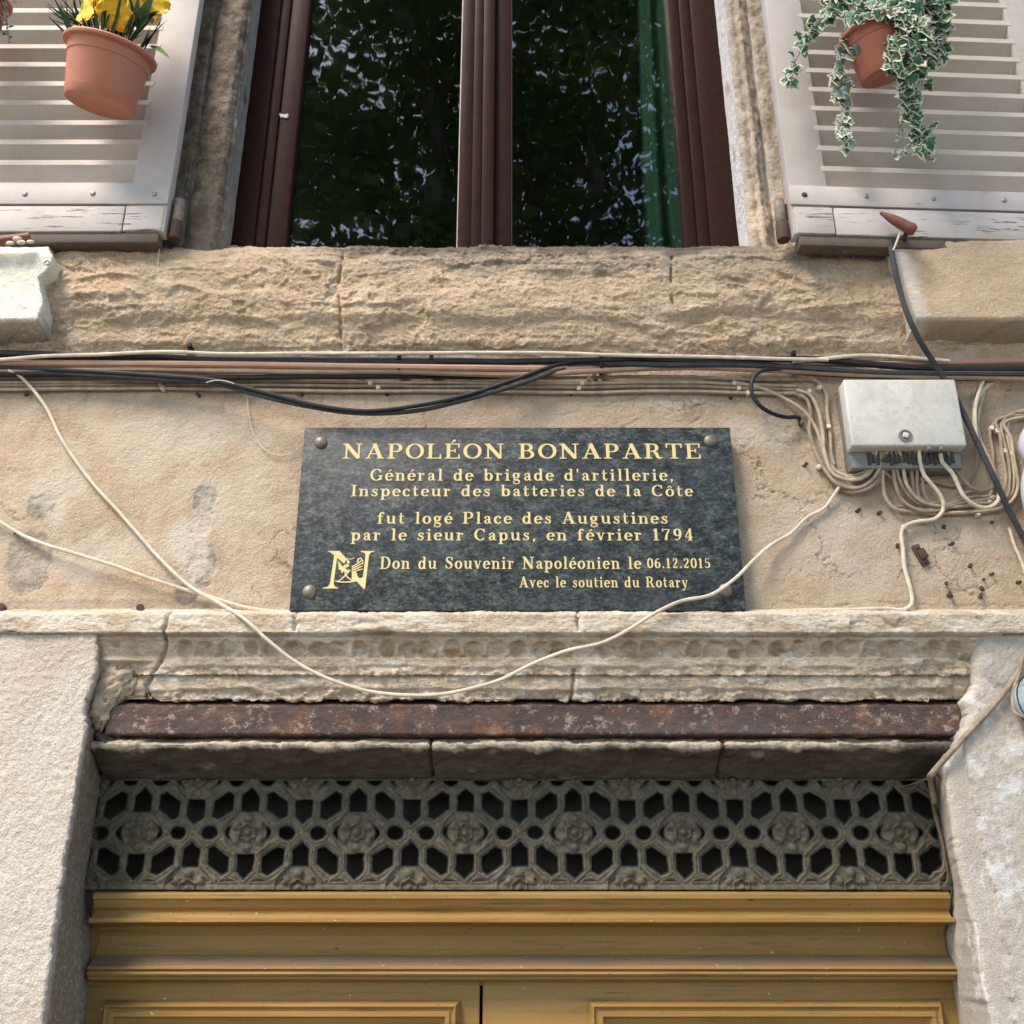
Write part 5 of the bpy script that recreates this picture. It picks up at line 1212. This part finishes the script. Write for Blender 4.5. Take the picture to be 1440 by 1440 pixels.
# --- long slack wires
cable("slack_wire", "long cream wire hanging from the bundle across the plaque corner", [(12, 521, -.04), (24, 526, -.035), (41, 542, -.02), (64, 572, -.012), (86, 617, -.01), (120, 666, -.010), (169, 722, -.010), (225, 786, -.012), (270, 827, -.022), (311, 850, -.045), (345, 872, -.068), (376, 900, -.07), (412, 928, -.066), (455, 951, -.06), (510, 970, -.055), (570, 978, -.052), (630, 975, -.052), (700, 957, -.055), (755, 931, -.06), (790, 917, -.064), (850, 902, -.07), (890, 882, -.075), (925, 860, -.075), (960, 844, -.066), (1000, 836, -.06), (1030, 817, -.056), (1062, 786, -.035), (1085, 766, -.018), (1112, 750, -.012), (1135, 728, -.012), (1161, 713, -.010), (1170, 700, -.012), (1181, 683, -.018)], 0.0040, M['cream_cable'], cat="wire", wob=.002)
cable("slack_wire", "cream wire running down to the ledge at the plaque's left end", [(-300, 640, -.02), (0, 734, -.014), (25, 749, -.008), (60, 764, -.016), (110, 780, -.022), (150, 792, -.022), (225, 818, -.018), (290, 838, -.012), (350, 855, -.010), (392, 861, -.012), (430, 864, -.02)], 0.0042, M['cream_cable'], cat="wire", wob=.001)
cable("thread", "hair thin pale thread curling from the bundle to the plaque's edge", [(338, 541, -.03), (346, 556, -.012), (350, 585, -.008), (358, 612, -.008), (372, 632, -.008), (395, 641, -.008), (412, 636, -.008), (428, 624, -.010)], 0.0011, M['cream_cable'], cat="thread", sides=6)
cable("thread", "hair thin pale thread lying on the black cables near their left dip", [(290, 538, -.052), (302, 535, -.056), (318, 536, -.058), (332, 541, -.06)], 0.0014, M['cream_cable'], cat="thread", sides=6)
cable("cable", "black cable slanting from the right shutter down behind the box", [(1256, 330, -.06), (1253, 350, -.10), (1257, 372, -.105), (1264, 402, -.11), (1276, 442, -.115), (1294, 480, -.10), (1312, 508, -.075), (1326, 530, -.06), (1350, 572, -.05), (1374, 622, -.048), (1396, 668, -.048), (1420, 720, -.03), (1440, 757, -.02), (1500, 850, -.02)], 0.0066, M['dusty_black'])
cable("cable", "brownish cable slanting over the right pier to the lintel corner", [(1560, 800, -.055), (1440, 935, -.055), (1405, 983, -.052), (1357, 1036, -.048), (1328, 1068, -.045), (1314, 1084, -.03), (1309, 1100, .05), (1314, 1128, .085)], 0.0062, M['taupe_cable'])
cable("wire_loop", "dark wire loop hanging round the glass lamp on the right pier", [(1470, 900, -.06), (1440, 922, -.06), (1434, 945, -.058), (1426, 968, -.058), (1424, 988, -.06), (1428, 1003, -.07), (1442, 1008, -.085), (1475, 1008, -.09)], 0.0038, M['taupe_cable'], cat="wire")
cable("slack_wire", "short cream wire running out of frame under the black slanting cable", [(1419, 742, -.01), (1426, 765, -.01), (1436, 788, -.01), (1446, 818, -.01), (1460, 850, -.01)], 0.0036, M['cream_cable'], cat="wire")
cable("thread", "fine pale thread hanging from left shutter corner to the sill course", [(226, 335, -.05), (224, 352, -.045), (222, 372, -.045)], 0.0012, M['cream_cable'], cat="thread", sides=6)
cable("cord", "frayed pale cord tied to the red shutter catch", [(1268, 321, -.12), (1264, 332, -.12), (1259, 345, -.115), (1256, 352, -.11)], 0.0026, M['cream_cable'], cat="cord", sides=6)

# dry vine down the right edge of the pierced panel
m = MB()
def vpath(pts): return smooth_path([P(a, b, c) for a, b, c in pts], 0.006)
for pts, r0, r1 in (([(1330, 1062, -.03), (1314, 1088, .02), (1310, 1115, .09), (1316, 1150, .10), (1324, 1180, .098), (1328, 1210, .096), (1324, 1225, .096), (1312, 1228, .092)], .0055, .003),
                    ([(1316, 1086, .02), (1324, 1096, .03), (1326, 1112, .05)], .003, .0015), ([(1312, 1102, .07), (1318, 1122, .085), (1322, 1140, .09)], .004, .002),
                    ([(1313, 1090, .01), (1296, 1098, .05), (1278, 1104, .08), (1266, 1107, .09)], .003, .001), ([(1328, 1205, .095), (1333, 1232, .095), (1330, 1246, .10)], .003, .0015)):
    pp = vpath(pts); n = len(pp); m.tube(pp, [r0 + (r1 - r0) * k / (n - 1) for k in range(n)], 7)
tag(m.build("dry_vine", M['twig']), "dry brown vine stem clinging to the right edge of the rosette panel", "vine")

# ---- clips, ties and nails
def clip_at(px, py, label, group, mat='clip', y=-0.013, s=1.0):
    c = P(px, py, y); m = MB()
    m.box(c.x - .005 * s, c.x + .005 * s, -.016 * s, -.0005, c.z - .005 * s, c.z + .006 * s, 0.0015)
    m.ball((c.x + 0.001, -.016 * s, c.z - .003), .0028, .002, .0028, 8)
    tag(m.build("cable_clip", M[mat]), label, "cable clip", group)
GC = "small cable clips nailed over the thin wires"
for (lst, lab) in (([(214, 531), (226, 541), (229, 546)], "small white clip on the thin wires left of the sagging black loop"),
                   ([(503, 528), (510, 533), (521, 540), (532, 546)], "small white clip on the thin wires directly above the plaque's left half"),
                   ([(835, 527), (828, 532), (819, 540), (814, 547)], "small white clip on the thin wires above the plaque's right half"),
                   ([(1033, 540), (1039, 547), (1052, 553)], "small white clip on the thin wires beside the short black loop"),
                   ([(1127, 556), (1138, 551), (1152, 546)], "small white clip where the thin wires turn down towards the box"),
                   ([(1165, 601), (1168, 660)], "small white clip on the bent wires left of the junction box"),
                   ([(1309, 720), (1394, 701), (1375, 723), (1390, 704)], "small beige clip on the wire loops under the junction box"),
                   ([(1394, 603), (1402, 607), (1413, 635), (1423, 639)], "small beige clip on the wires beside the white cover"),
                   ([(1271, 742)], "beige clip at the corner of pale wire below the junction box")):
    for a, b in lst: clip_at(a, b, lab, GC, y=-0.010)
GT = "black cable ties round the bundle"
for (a, b, lab) in ((268, 498, "black cable tie with stub near the bundle's left third"), (562, 515, "black cable tie over the pink conduit above the plaque"), (845, 511, "black cable tie where the sagging loop rejoins the bundle"), (1115, 508, "black cable tie upright near the curving cream cable"), (607, 514, "brown cable tie hanging from the conduit above the plaque centre")):
    c = P(a, b, -0.03); m = MB()
    m.box(c.x - .003, c.x + .003, -.046, -.003, c.z - .018, c.z + .022, 0.001); m.box(c.x - .005, c.x + .005, -.050, -.040, c.z + .008, c.z + .018, 0.001)
    tag(m.build("cable_tie", M['black'] if 'black' in lab else M['rusty_nail']), lab, "cable tie", GT)
m = MB()
GN = "rusty nails and plugs left in the wall"
def nail(px, py, lab, s=1.0, y=0.0):
    c = P(px, py, y); m = MB()
    d = Vector((random.uniform(-.4, .4), -1, random.uniform(-.5, .2))).normalized()
    q = d.to_track_quat('Z', 'Y').to_matrix().to_4x4()
    m.lathe([(.0022 * s, -.004), (.0022 * s, .009 * s), (.0052 * s, .010 * s), (.0048 * s, .0125 * s), (.001, .013 * s)], Matrix.Translation(c) @ q, 9)
    m.ball(c + Vector((random.uniform(-.002, .002) * s, 0.0, random.uniform(-.003, .001) * s)), .0055 * s, .004 * s, .0048 * s, 8, None, .5)
    tag(m.build("nail", M['rusty_nail']), lab, "nail", GN)
for a, b in ((1333, 838), (1331, 822), (1335, 836), (1379, 839), (1380, 829), (1382, 815), (1393, 808), (1431, 819), (1364, 797), (1394, 734)): nail(a, b, "small rusty nail in the cluster at lower right of the wall", random.uniform(.6, .95))
for a, b, lab in ((1205, 718, "rusty nail below the junction box's left corner"), (1236, 723, "small rusty nail under the middle left of the junction box"), (1261, 769, "rusty nail just left of the pale vertical wire"), (1336, 766, "rusty nail right of the rusty bracket"), (1326, 741, "tiny rusty nail right of the pale wire's lower bend"), (1131, 655, "rusty nail beside the white plug left of the box"), (38, 555, "rusty nail under the wires at the far left"), (281, 556, "rusty nail below the wires left of the thread"), (424, 556, "rusty nail just above the black loop's left slope"), (544, 555, "rusty nail over the sagging loop's right slope"), (803, 555, "rusty nail above the plaque's right half"), (1028, 559, "rusty nail above the plaque's right end"), (200, 857, "dark rusty lump in the wall foot left of the plaque"), (4, 857, "dark rusty lump in the wall foot at far left"), (26, 751, "rusty nail holding the cream wire at left"), (1162, 711, "dark plug holding the long slack wire below the box")):
    nail(a, b, lab, 1.7 if "lump" in lab else .9)
for (a, b, lab) in ((1126, 596, "brown wall plug at the end of the short black loop"), (1150, 658, "white plug left of the junction box")):
    c = P(a, b); m = MB(); m.lathe([(.006, -.004), (.0062, .014), (.004, .0155)], Matrix.Translation(c) @ Matrix.Rotation(R(105), 4, 'X'), 10)
    tag(m.build("wall_plug", M['clip'] if 'white' in lab else M['twig']), lab, "wall plug")
# rusty two-hole bracket
m = MB(); c = P(1293, 782); mt = Matrix.Translation(c + Vector((0, -.006, 0))) @ Matrix.Rotation(R(-22), 4, 'Y')
m.box(-.0095, .0095, -.0035, .004, -.026, .026, .003, mt); m.box(-.006, .013, -.009, -.0036, -.012, .012, .003, mt)
for z_ in (-.018, .018): m.ball(mt @ Vector((0, -.004, z_)), .0045, .002, .0045, 8)
tag(m.build("rusty_bracket", M['rusty_nail']), "rusty two hole iron bracket on the wall below the junction box", "bracket")

# ---- shutter catches
c0, c1 = P(1238, 299, -0.125), P(1287, 325, -0.13)
m = MB(); pp = [c0.lerp(c1, k / 10) for k in range(11)]
m.tube(pp, [.004, .006, .0085, .0105, .012, .013, .014, .0135, .0145, .016, .011], 12)
catch = tag(m.build("shutter_catch", M['red_paint']), "red painted shutter catch tilted across the right shutter's bottom board", "shutter catch")
m = MB(); c2 = P(1273, 330, -0.105); m.tube([P(1276, 320, -.12), P(1272, 334, -.10), P(1268, 346, -.06)], [.005, .006, .006], 8); m.build("pin", M['rusty_nail'], catch)
m = MB(); m.tube([P(-70, 352, -.11), P(-20, 342, -.12), P(8, 338, -.122), P(30, 335, -.12), P(42, 333, -.118)], [.012, .013, .012, .0115, .011], 10)
catch2 = tag(m.build("shutter_catch", M['red_paint']), "faded red shutter catch crusted with cream filler on the left sill stub", "shutter catch")
m = MB()
for px, py, r in ((24, 336, .011), (30, 341, .008), (43, 340, .007), (14, 342, .008)): m.ball(P(px, py, -.126), r * 1.3, r * .6, r * .7, 18, None, .22)
m.build("filler_crust", M['cream_lump'], catch2)
# small ring in the left sill stub
c = P(67, 371, -0.10); m = MB(); m.tube([c + Vector((.006 * math.cos(a * math.pi / 8), -.004, .006 * math.sin(a * math.pi / 8))) for a in range(17)], .002, 6)
tag(m.build("ring_screw", M['steel']), "small pale screw ring on the corner of the cream sill stub", "screw ring")

# ---- white moulded cover and caged glass lamp cut by the right edge
wc = thing("white_cover", "white rounded plastic cover at the right edge beside the wires", "plastic cover", P(1455, 640, 0))
a = P(1494, 630, -.05); m = MB(); m.ball(a, .098, .05, .085, 32); m.build("upper_shell", M['white_plastic'], wc)
a = P(1511, 702, -.055); m = MB(); m.ball(a, .115, .06, .145, 32); m.build("lower_shell", M['white_plastic'], wc)
lamp = thing("glass_lamp", "round clear glass lamp in a wire loop on the right pier", "lamp", P(1455, 985, -.04))
a = P(1459, 984, -.085); m = MB(); m.ball(a, .047, .042, .050, 28); m.build("globe", M['lamp_glass'], lamp)
m = MB()
for k in range(3):
    th = k * 1.05 + .3
    m.tube([Vector((a.x + .049 * math.cos(q) * math.cos(th), a.y + .044 * math.cos(q) * math.sin(th), a.z + .052 * math.sin(q))) for q in np.linspace(0, 2 * math.pi, 28)], .0012, 6)
m.build("wire_cage", M['black'], lamp)
m = MB(); m.lathe([(.02, 0), (.022, .03), (.016, .034)], Matrix.Translation((a.x, -.034, a.z)) @ Matrix.Rotation(R(90), 4, 'X'), 20); m.build("lamp_base", M['white_plastic'], lamp)

# ================================================================== flower pots
def pot_profile(rt, rb, hgt):
    return [(0.001, .004), (rb * .93, .002), (rb * .97, 0.0), (rb, .004), (rb + (rt - rb) * .16, hgt * .16), (rb + (rt - rb) * .17 - .0012, hgt * .165), (rb + (rt - rb) * .74, hgt * .75), (rb + (rt - rb) * .75 + .0022, hgt * .76), (rt, hgt * .95),
            (rt + .006, hgt * .955), (rt + .012, hgt * .96), (rt + .013, hgt), (rt + .010, hgt + .004), (rt + .003, hgt + .003), (rt - .002, hgt - .004), (rt - .006, hgt - .03), (0.001, hgt - .032)]
def pot_matrix(px, py, y, tilt, roll):
    """base centre at the photo point; top leaning out by tilt, rolled clockwise by roll"""
    return Matrix.Translation(P(px, py, y)) @ Matrix.Rotation(roll, 4, 'Y') @ Matrix.Rotation(tilt, 4, 'X')
YPOT = -0.205
pm = pot_matrix(139, 148, YPOT + 0.03, R(20), R(12))
yp = thing("flower_pot", "terracotta pot of yellow flowers hanging on the left shutter", "flower pot", pm.translation)
m = MB(); m.lathe(pot_profile(.1000, .0835, .140), pm, 64); m.build("pot", M['terracotta'], yp)
top = pm @ Vector((0, 0, .14))
def petal_flower(c, face, size, seed):
    rr = random.Random(seed); m = MB()
    q = face.to_track_quat('Z', 'Y').to_matrix()
    for k in range(6):
        a = k * math.pi / 3 + rr.uniform(-.2, .2); wd = rr.uniform(.45, .6)
        nu, nv = 7, 7; vs = []
        for i in range(nu):
            u = i / (nu - 1); row = []
            for j in range(nv):
                v_ = (j / (nv - 1) - .5) * 2
                rad = size * (0.08 + .95 * u); ww = size * wd * math.sin(math.pi * min(1, .15 + .75 * u)) * v_
                zz = size * (.45 * u - .35 * u * u * (1.2 if k % 2 else .7)) + size * .10 * math.sin(v_ * 5 + k + seed) * u + size * .08 * rr.uniform(-1, 1) * u
                lp = Vector((rad * math.cos(a) - ww * math.sin(a), rad * math.sin(a) + ww * math.cos(a), zz))
                row.append(m.bm.verts.new(c + q @ lp))
            vs.append(row)
        for i in range(nu - 1):
            for j in range(nv - 1): m.bm.faces.new((vs[i][j], vs[i + 1][j], vs[i + 1][j + 1], vs[i][j + 1]))
    m.ball(c + q @ Vector((0, 0, size * .12)), size * .16, size * .16, size * .16, 8)
    return m.build("flower", M['yellow'], yp, fix=False)
for i, (px, py, yy, sz, f) in enumerate(((136, 8, -.27, .062, (-.5, -.8, .1)), (163, 20, -.285, .045, (.2, -.8, -.5)), (152, -8, -.25, .062, (.1, -.7, .3)), (205, 2, -.22, .058, (.5, -.8, -.1)), (178, -30, -.22, .06, (.2, -.6, .6)), (118, -30, -.2, .06, (-.3, -.6, .6)))):
    petal_flower(P(px, py, yy), Vector(f).normalized(), sz, i + 3)
def blade(m, base, tip, wd, bendv=Vector((0, 0, 0)), n=6, mi=0):
    base, tip = Vector(base), Vector(tip); d = (tip - base); side = d.cross(Vector((0, -1, 0.3)))
    side = side.normalized() if side.length > 1e-6 else Vector((1, 0, 0)); prev = None
    for k in range(n + 1):
        t = k / n; c = base.lerp(tip, t) + bendv * math.sin(math.pi * t); w_ = wd * math.sin(math.pi * (.12 + .88 * (1 - t) ** .8 if t > .3 else .12 + .88 * t / .3 * .5 + .4 * t)) if False else wd * (1 - t) ** .6 * min(1, .35 + 2.2 * t)
        a, b = m.bm.verts.new(c - side * w_), m.bm.verts.new(c + side * w_)
        if prev:
            f = m.bm.faces.new((prev[0], a, b, prev[1])); f.material_index = mi
        prev = (a, b)
m = MB(); rr = random.Random(3)
for k in range(70):
    a = rr.uniform(-3.0, .4) if k % 3 else rr.uniform(-3.14, 3.14); r0 = rr.uniform(.0, .09)
    base = top + Vector((r0 * math.cos(a) - .01, r0 * math.sin(a), -.01))
    outl = Vector((math.cos(a) * rr.uniform(.02, .09) - .015, math.sin(a) * rr.uniform(.01, .06) + .01, rr.uniform(.05, .15)))
    blade(m, base, base + outl, rr.uniform(.003, .006))
for k in range(30):      # spiky tuft over the left of the rim
    base = P(rr.uniform(95, 122), rr.uniform(26, 38), rr.uniform(-.26, -.20)); blade(m, base, base + Vector((rr.uniform(-.08, -.005), rr.uniform(-.03, .02), rr.uniform(.015, .10))), rr.uniform(.002, .004))
for k in range(26):
    base = P(rr.uniform(150, 200), rr.uniform(20, 45), rr.uniform(-.26, -.19)); blade(m, base, base + Vector((rr.uniform(-.05, .05), rr.uniform(-.03, .02), rr.uniform(.03, .12))), rr.uniform(.010, .022), Vector((0, -.01, 0)))
m.build("leaves", M['dark_leaf'], yp, fix=False)
m = MB(); blade(m, P(212, 64, -.2), P(239, 82, -.22), .011, Vector((0, -.004, .003)), 8)
m.build("leaf", M['mid_leaf'], yp, fix=False, label="fresh green leaf poking out beside the rim")

# ---- ivy
LEAF = [(0, -.30), (.16, -.42), (.48, -.36), (.40, -.10), (.62, .12), (.34, .22), (.22, .46), (0, .85), (-.22, .46), (-.34, .22), (-.62, .12), (-.40, -.10), (-.48, -.36), (-.16, -.42)]
def ivy_leaf(m, c, nrm, up, size, rr, cream=True):
    nrm = nrm.normalized(); side = up.cross(nrm)
    if side.length < 1e-4: side = nrm.orthogonal()
    side.normalize(); upv = nrm.cross(side); n = len(LEAF)
    fold = rr.uniform(.05, .35); curl = rr.uniform(-.35, .25); ins = rr.uniform(.70, .88) if cream else .97
    def pt(x, y, k=1.0):
        x, y = x * k, y * k; z = -fold * abs(x) + curl * y * y * .5 + .05 * math.sin(7 * x + 5 * y)
        return m.bm.verts.new(c + (side * x + upv * y + nrm * z) * size)
    jit = [1 + rr.uniform(-.12, .12) for _ in range(n)]
    outer = [pt(x * j, y * j) for (x, y), j in zip(LEAF, jit)]; inner = [pt(x * j, y * j, ins * rr.uniform(.88, 1.06)) for (x, y), j in zip(LEAF, jit)]; ctr = pt(0, .02)
    for k in range(n):
        k2 = (k + 1) % n
        f = m.bm.faces.new((inner[k], outer[k], outer[k2], inner[k2])); f.material_index = 1
        f = m.bm.faces.new((ctr, inner[k], inner[k2])); f.material_index = 0
def ivy_strand(pts, parent, nleaf, size, seed, spread=.022, mats=('ivy_green', 'ivy_cream'), bare_from=2.0, stem_r=.0016):
    rr = random.Random(seed); path = smooth_path([P(*q) for q in pts], .006); m = MB()
    n = len(path); k0 = len(m.bm.faces)
    m.tube(path, [stem_r * (1.2 - .7 * k / (n - 1)) for k in range(n)], 5)
    for f in m.bm.faces: f.material_index = 2
    for k in range(nleaf):
        t = min(.999, (k + rr.uniform(0, 1)) / nleaf)
        if t > bare_from: continue
        c = path[int(t * (n - 1))]
        off = Vector((rr.uniform(-1, 1), rr.uniform(-1.0, .3), rr.uniform(-.8, .5))) * spread * (1 - .35 * t)
        nn = Vector((rr.uniform(-.8, .8), -1, rr.uniform(-.6, .8)))
        upv = Vector((off.x * 14 + rr.uniform(-.3, .3), rr.uniform(-.3, .1), -1 + rr.uniform(-.3, .6)))
        ivy_leaf(m, c + off, nn, upv, size * rr.uniform(.6, 1.15) * (1 - .30 * t), rr, rr.random() < .85)
    return m.build("ivy_strand", [M[mats[0]], M[mats[1]], M['twig']], parent, smooth=False, fix=False)
pm2 = pot_matrix(1247, 106, -0.19, R(17), R(-16))
ip = thing("flower_pot", "terracotta pot overflowing with variegated ivy on the right shutter", "flower pot", pm2.translation)
m = MB(); m.lathe(pot_profile(.0760, .0640, .120), pm2, 56); m.build("pot", M['terracotta_red'], ip)
ivy_strand([(1235, 5, -.25), (1184, 8, -.24), (1145, 40, -.22), (1125, 74, -.20), (1112, 100, -.18), (1106, 124, -.17)], ip, 55, 0.0403, 1, .026)
ivy_strand([(1228, 12, -.26), (1203, 34, -.24), (1190, 70, -.21), (1184, 105, -.19), (1183, 140, -.175), (1186, 175, -.17), (1189, 212, -.17)], ip, 72, 0.0384, 2, .021, ('ivy_grey', 'ivy_cream'))
ivy_strand([(1265, 0, -.28), (1276, 30, -.29), (1286, 65, -.28), (1284, 100, -.26), (1278, 135, -.23), (1284, 165, -.2), (1296, 195, -.18), (1302, 226, -.17)], ip, 94, 0.0439, 3, .026)
ivy_strand([(1270, 10, -.27), (1266, 60, -.28), (1256, 90, -.28), (1272, 120, -.25), (1280, 150, -.21), (1290, 180, -.19), (1318, 176, -.18)], ip, 40, 0.0439, 13, .022)
ivy_strand([(1290, 0, -.26), (1316, 20, -.24), (1326, 46, -.22), (1320, 70, -.2), (1306, 92, -.19)], ip, 54, 0.0384, 4, .026)
ivy_strand([(1270, 20, -.27), (1292, 50, -.28), (1300, 84, -.26), (1296, 120, -.22)], ip, 44, 0.0403, 14, .026)
ivy_strand([(1278, 140, -.2), (1270, 165, -.18), (1262, 192, -.175), (1258, 220, -.17)], ip, 7, 0.0176, 5, .008, ('ivy_grey', 'ivy_cream'))
ivy_strand([(1258, 220, -.17), (1270, 214, -.17), (1280, 203, -.17), (1284, 192, -.18)], ip, 12, 0.0161, 6, .008, ('ivy_grey', 'ivy_cream'))
ivy_strand([(1330, 0, -.2), (1290, 2, -.25), (1250, 12, -.27), (1215, 6, -.26), (1170, -6, -.24), (1148, 0, -.22)], ip, 108, 0.0421, 7, .040)
ivy_strand([(1335, -30, -.2), (1290, -30, -.25), (1240, -28, -.27), (1190, -30, -.24), (1150, -28, -.2)], ip, 108, 0.0439, 8, .05)
ivy_strand([(1250, 15, -.27), (1240, 30, -.27), (1218, 50, -.25), (1210, 72, -.23)], ip, 23, 0.0329, 9, .016, ('ivy_grey', 'ivy_grey'))
ivy_strand([(1202, 30, -.27), (1222, 22, -.285), (1245, 20, -.29), (1268, 28, -.295), (1290, 40, -.28)], ip, 60, .034, 31, .028)
ivy_strand([(1262, 22, -.29), (1268, 50, -.30), (1262, 78, -.30), (1264, 100, -.29)], ip, 20, .036, 32, .016)
# second ivy, only its trailing tips reach the picture at far left
pm3 = pot_matrix(-45, 60, -0.19, R(17), R(6))
ip2 = thing("flower_pot", "ivy pot whose pale trailing tips enter at the far top left", "flower pot", pm3.translation)
m = MB(); m.lathe(pot_profile(.0760, .0640, .120), pm3, 48); m.build("pot", M['terracotta_red'], ip2)
ivy_strand([(-30, -20, -.26), (-5, -8, -.25), (6, 15, -.22), (11, 40, -.20), (13, 62, -.19)], ip2, 36, .016, 21, .012, ('ivy_grey', 'ivy_cream'))
ivy_strand([(-40, -20, -.26), (-14, 0, -.25), (-2, 25, -.22), (4, 50, -.20)], ip2, 30, .016, 22, .014, ('ivy_green', 'ivy_cream'))
ivy_strand([(-60, -20, -.26), (-70, 30, -.25), (-72, 80, -.22), (-66, 130, -.20)], ip2, 40, .022, 23, .022)

# ================================================================== tree across the way (seen in the window glass)
tree = thing("plane_tree", "tall leafy tree across the square reflected in the window panes", "tree", (0.6, -8.6, 0))
rr = random.Random(11)
def limb(m, a, b, r0, r1, wob=.2):
    n = 9; a, b = Vector(a), Vector(b); pts = [a.lerp(b, k / n) + Vector((rr.uniform(-wob, wob), rr.uniform(-wob, wob), 0)) * math.sin(math.pi * k / n) for k in range(n + 1)]
    m.tube(pts, [r0 + (r1 - r0) * k / n for k in range(n + 1)], 9); return pts
m = MB(); limb(m, (.6, -8.6, 0), (.4, -8.4, 7.0), .28, .2, .1); m.build("trunk", M['bark'], tree)
m = MB(); tips = []
for k in range(15):
    a = k * 2.4; L = rr.uniform(2.2, 4.2); z1 = rr.uniform(8.2, 14.0)
    e = (.4 + L * math.cos(a), -8.4 + .75 * L * math.sin(a), z1)
    limb(m, (.4, -8.4, rr.uniform(5.0, 7.0)), e, .10, .02, .35); tips.append(Vector(e))
m.build("limbs", M['bark'], tree)
NL = 68000
cl = [t + Vector((rr.gauss(0, .5), rr.gauss(0, .5), rr.gauss(0, .6))) for t in tips for _ in range(3)]
cl += [Vector((rr.uniform(-4.0, 4.4), rr.uniform(-10.4, -6.4), 5.0 + 10.5 * rr.random() ** 1.25)) for _ in range(110)]
cl += [Vector((rr.uniform(-3.8, 4.2), rr.uniform(-8.2, -6.0), rr.uniform(7.2, 11.5))) for _ in range(22)] + [Vector((rr.uniform(-3.6, -1.2), rr.uniform(-10, -7), rr.uniform(11, 15.5))) for _ in range(6)] + [Vector((rr.uniform(0.6, 4.2), rr.uniform(-9.5, -6.5), rr.uniform(9, 15))) for _ in range(16)]
ci = rng.integers(0, len(cl), NL); C0 = np.array([tuple(c) for c in cl])[ci] + rng.normal(0, .40, (NL, 3))
nv = rng.normal(0, 1, (NL, 3)); nv[:, 2] = np.abs(nv[:, 2]) + .5; nv /= np.linalg.norm(nv, axis=1, keepdims=True)
t1 = np.cross(nv, rng.normal(0, 1, (NL, 3))); t1 /= np.linalg.norm(t1, axis=1, keepdims=True); t2 = np.cross(nv, t1)
sz = rng.uniform(.035, .085, (NL, 1))
Vv = np.stack([C0 - t1 * sz, C0 - t1 * sz * .2 + t2 * sz * .75, C0 + t1 * sz * 1.1, C0 - t1 * sz * .2 - t2 * sz * .75], 1).reshape(-1, 3)
me = bpy.data.meshes.new("crown"); me.from_pydata(Vv.tolist(), [], np.arange(NL * 4).reshape(-1, 4).tolist())
link("crown", me, M['tree_leaf'], tree, False)

for (x, y, rz, lab) in ((-12.5, -10.5, 1.3, "leafy tree across the square, to the left of the tallest one"), (9.2, -9.8, 2.6, "leafy tree across the square, to the right of the tallest one")):
    r = tree.copy(); COL.objects.link(r); r.location = (x, y, 0); r.rotation_euler = (0, 0, rz); r["label"] = lab
    for ch in list(tree.children):
        c = ch.copy(); COL.objects.link(c); c.parent = r
for o_ in S.objects:
    if o_.name.split(".")[0] == "plane_tree": o_["group"] = "trees across the square"
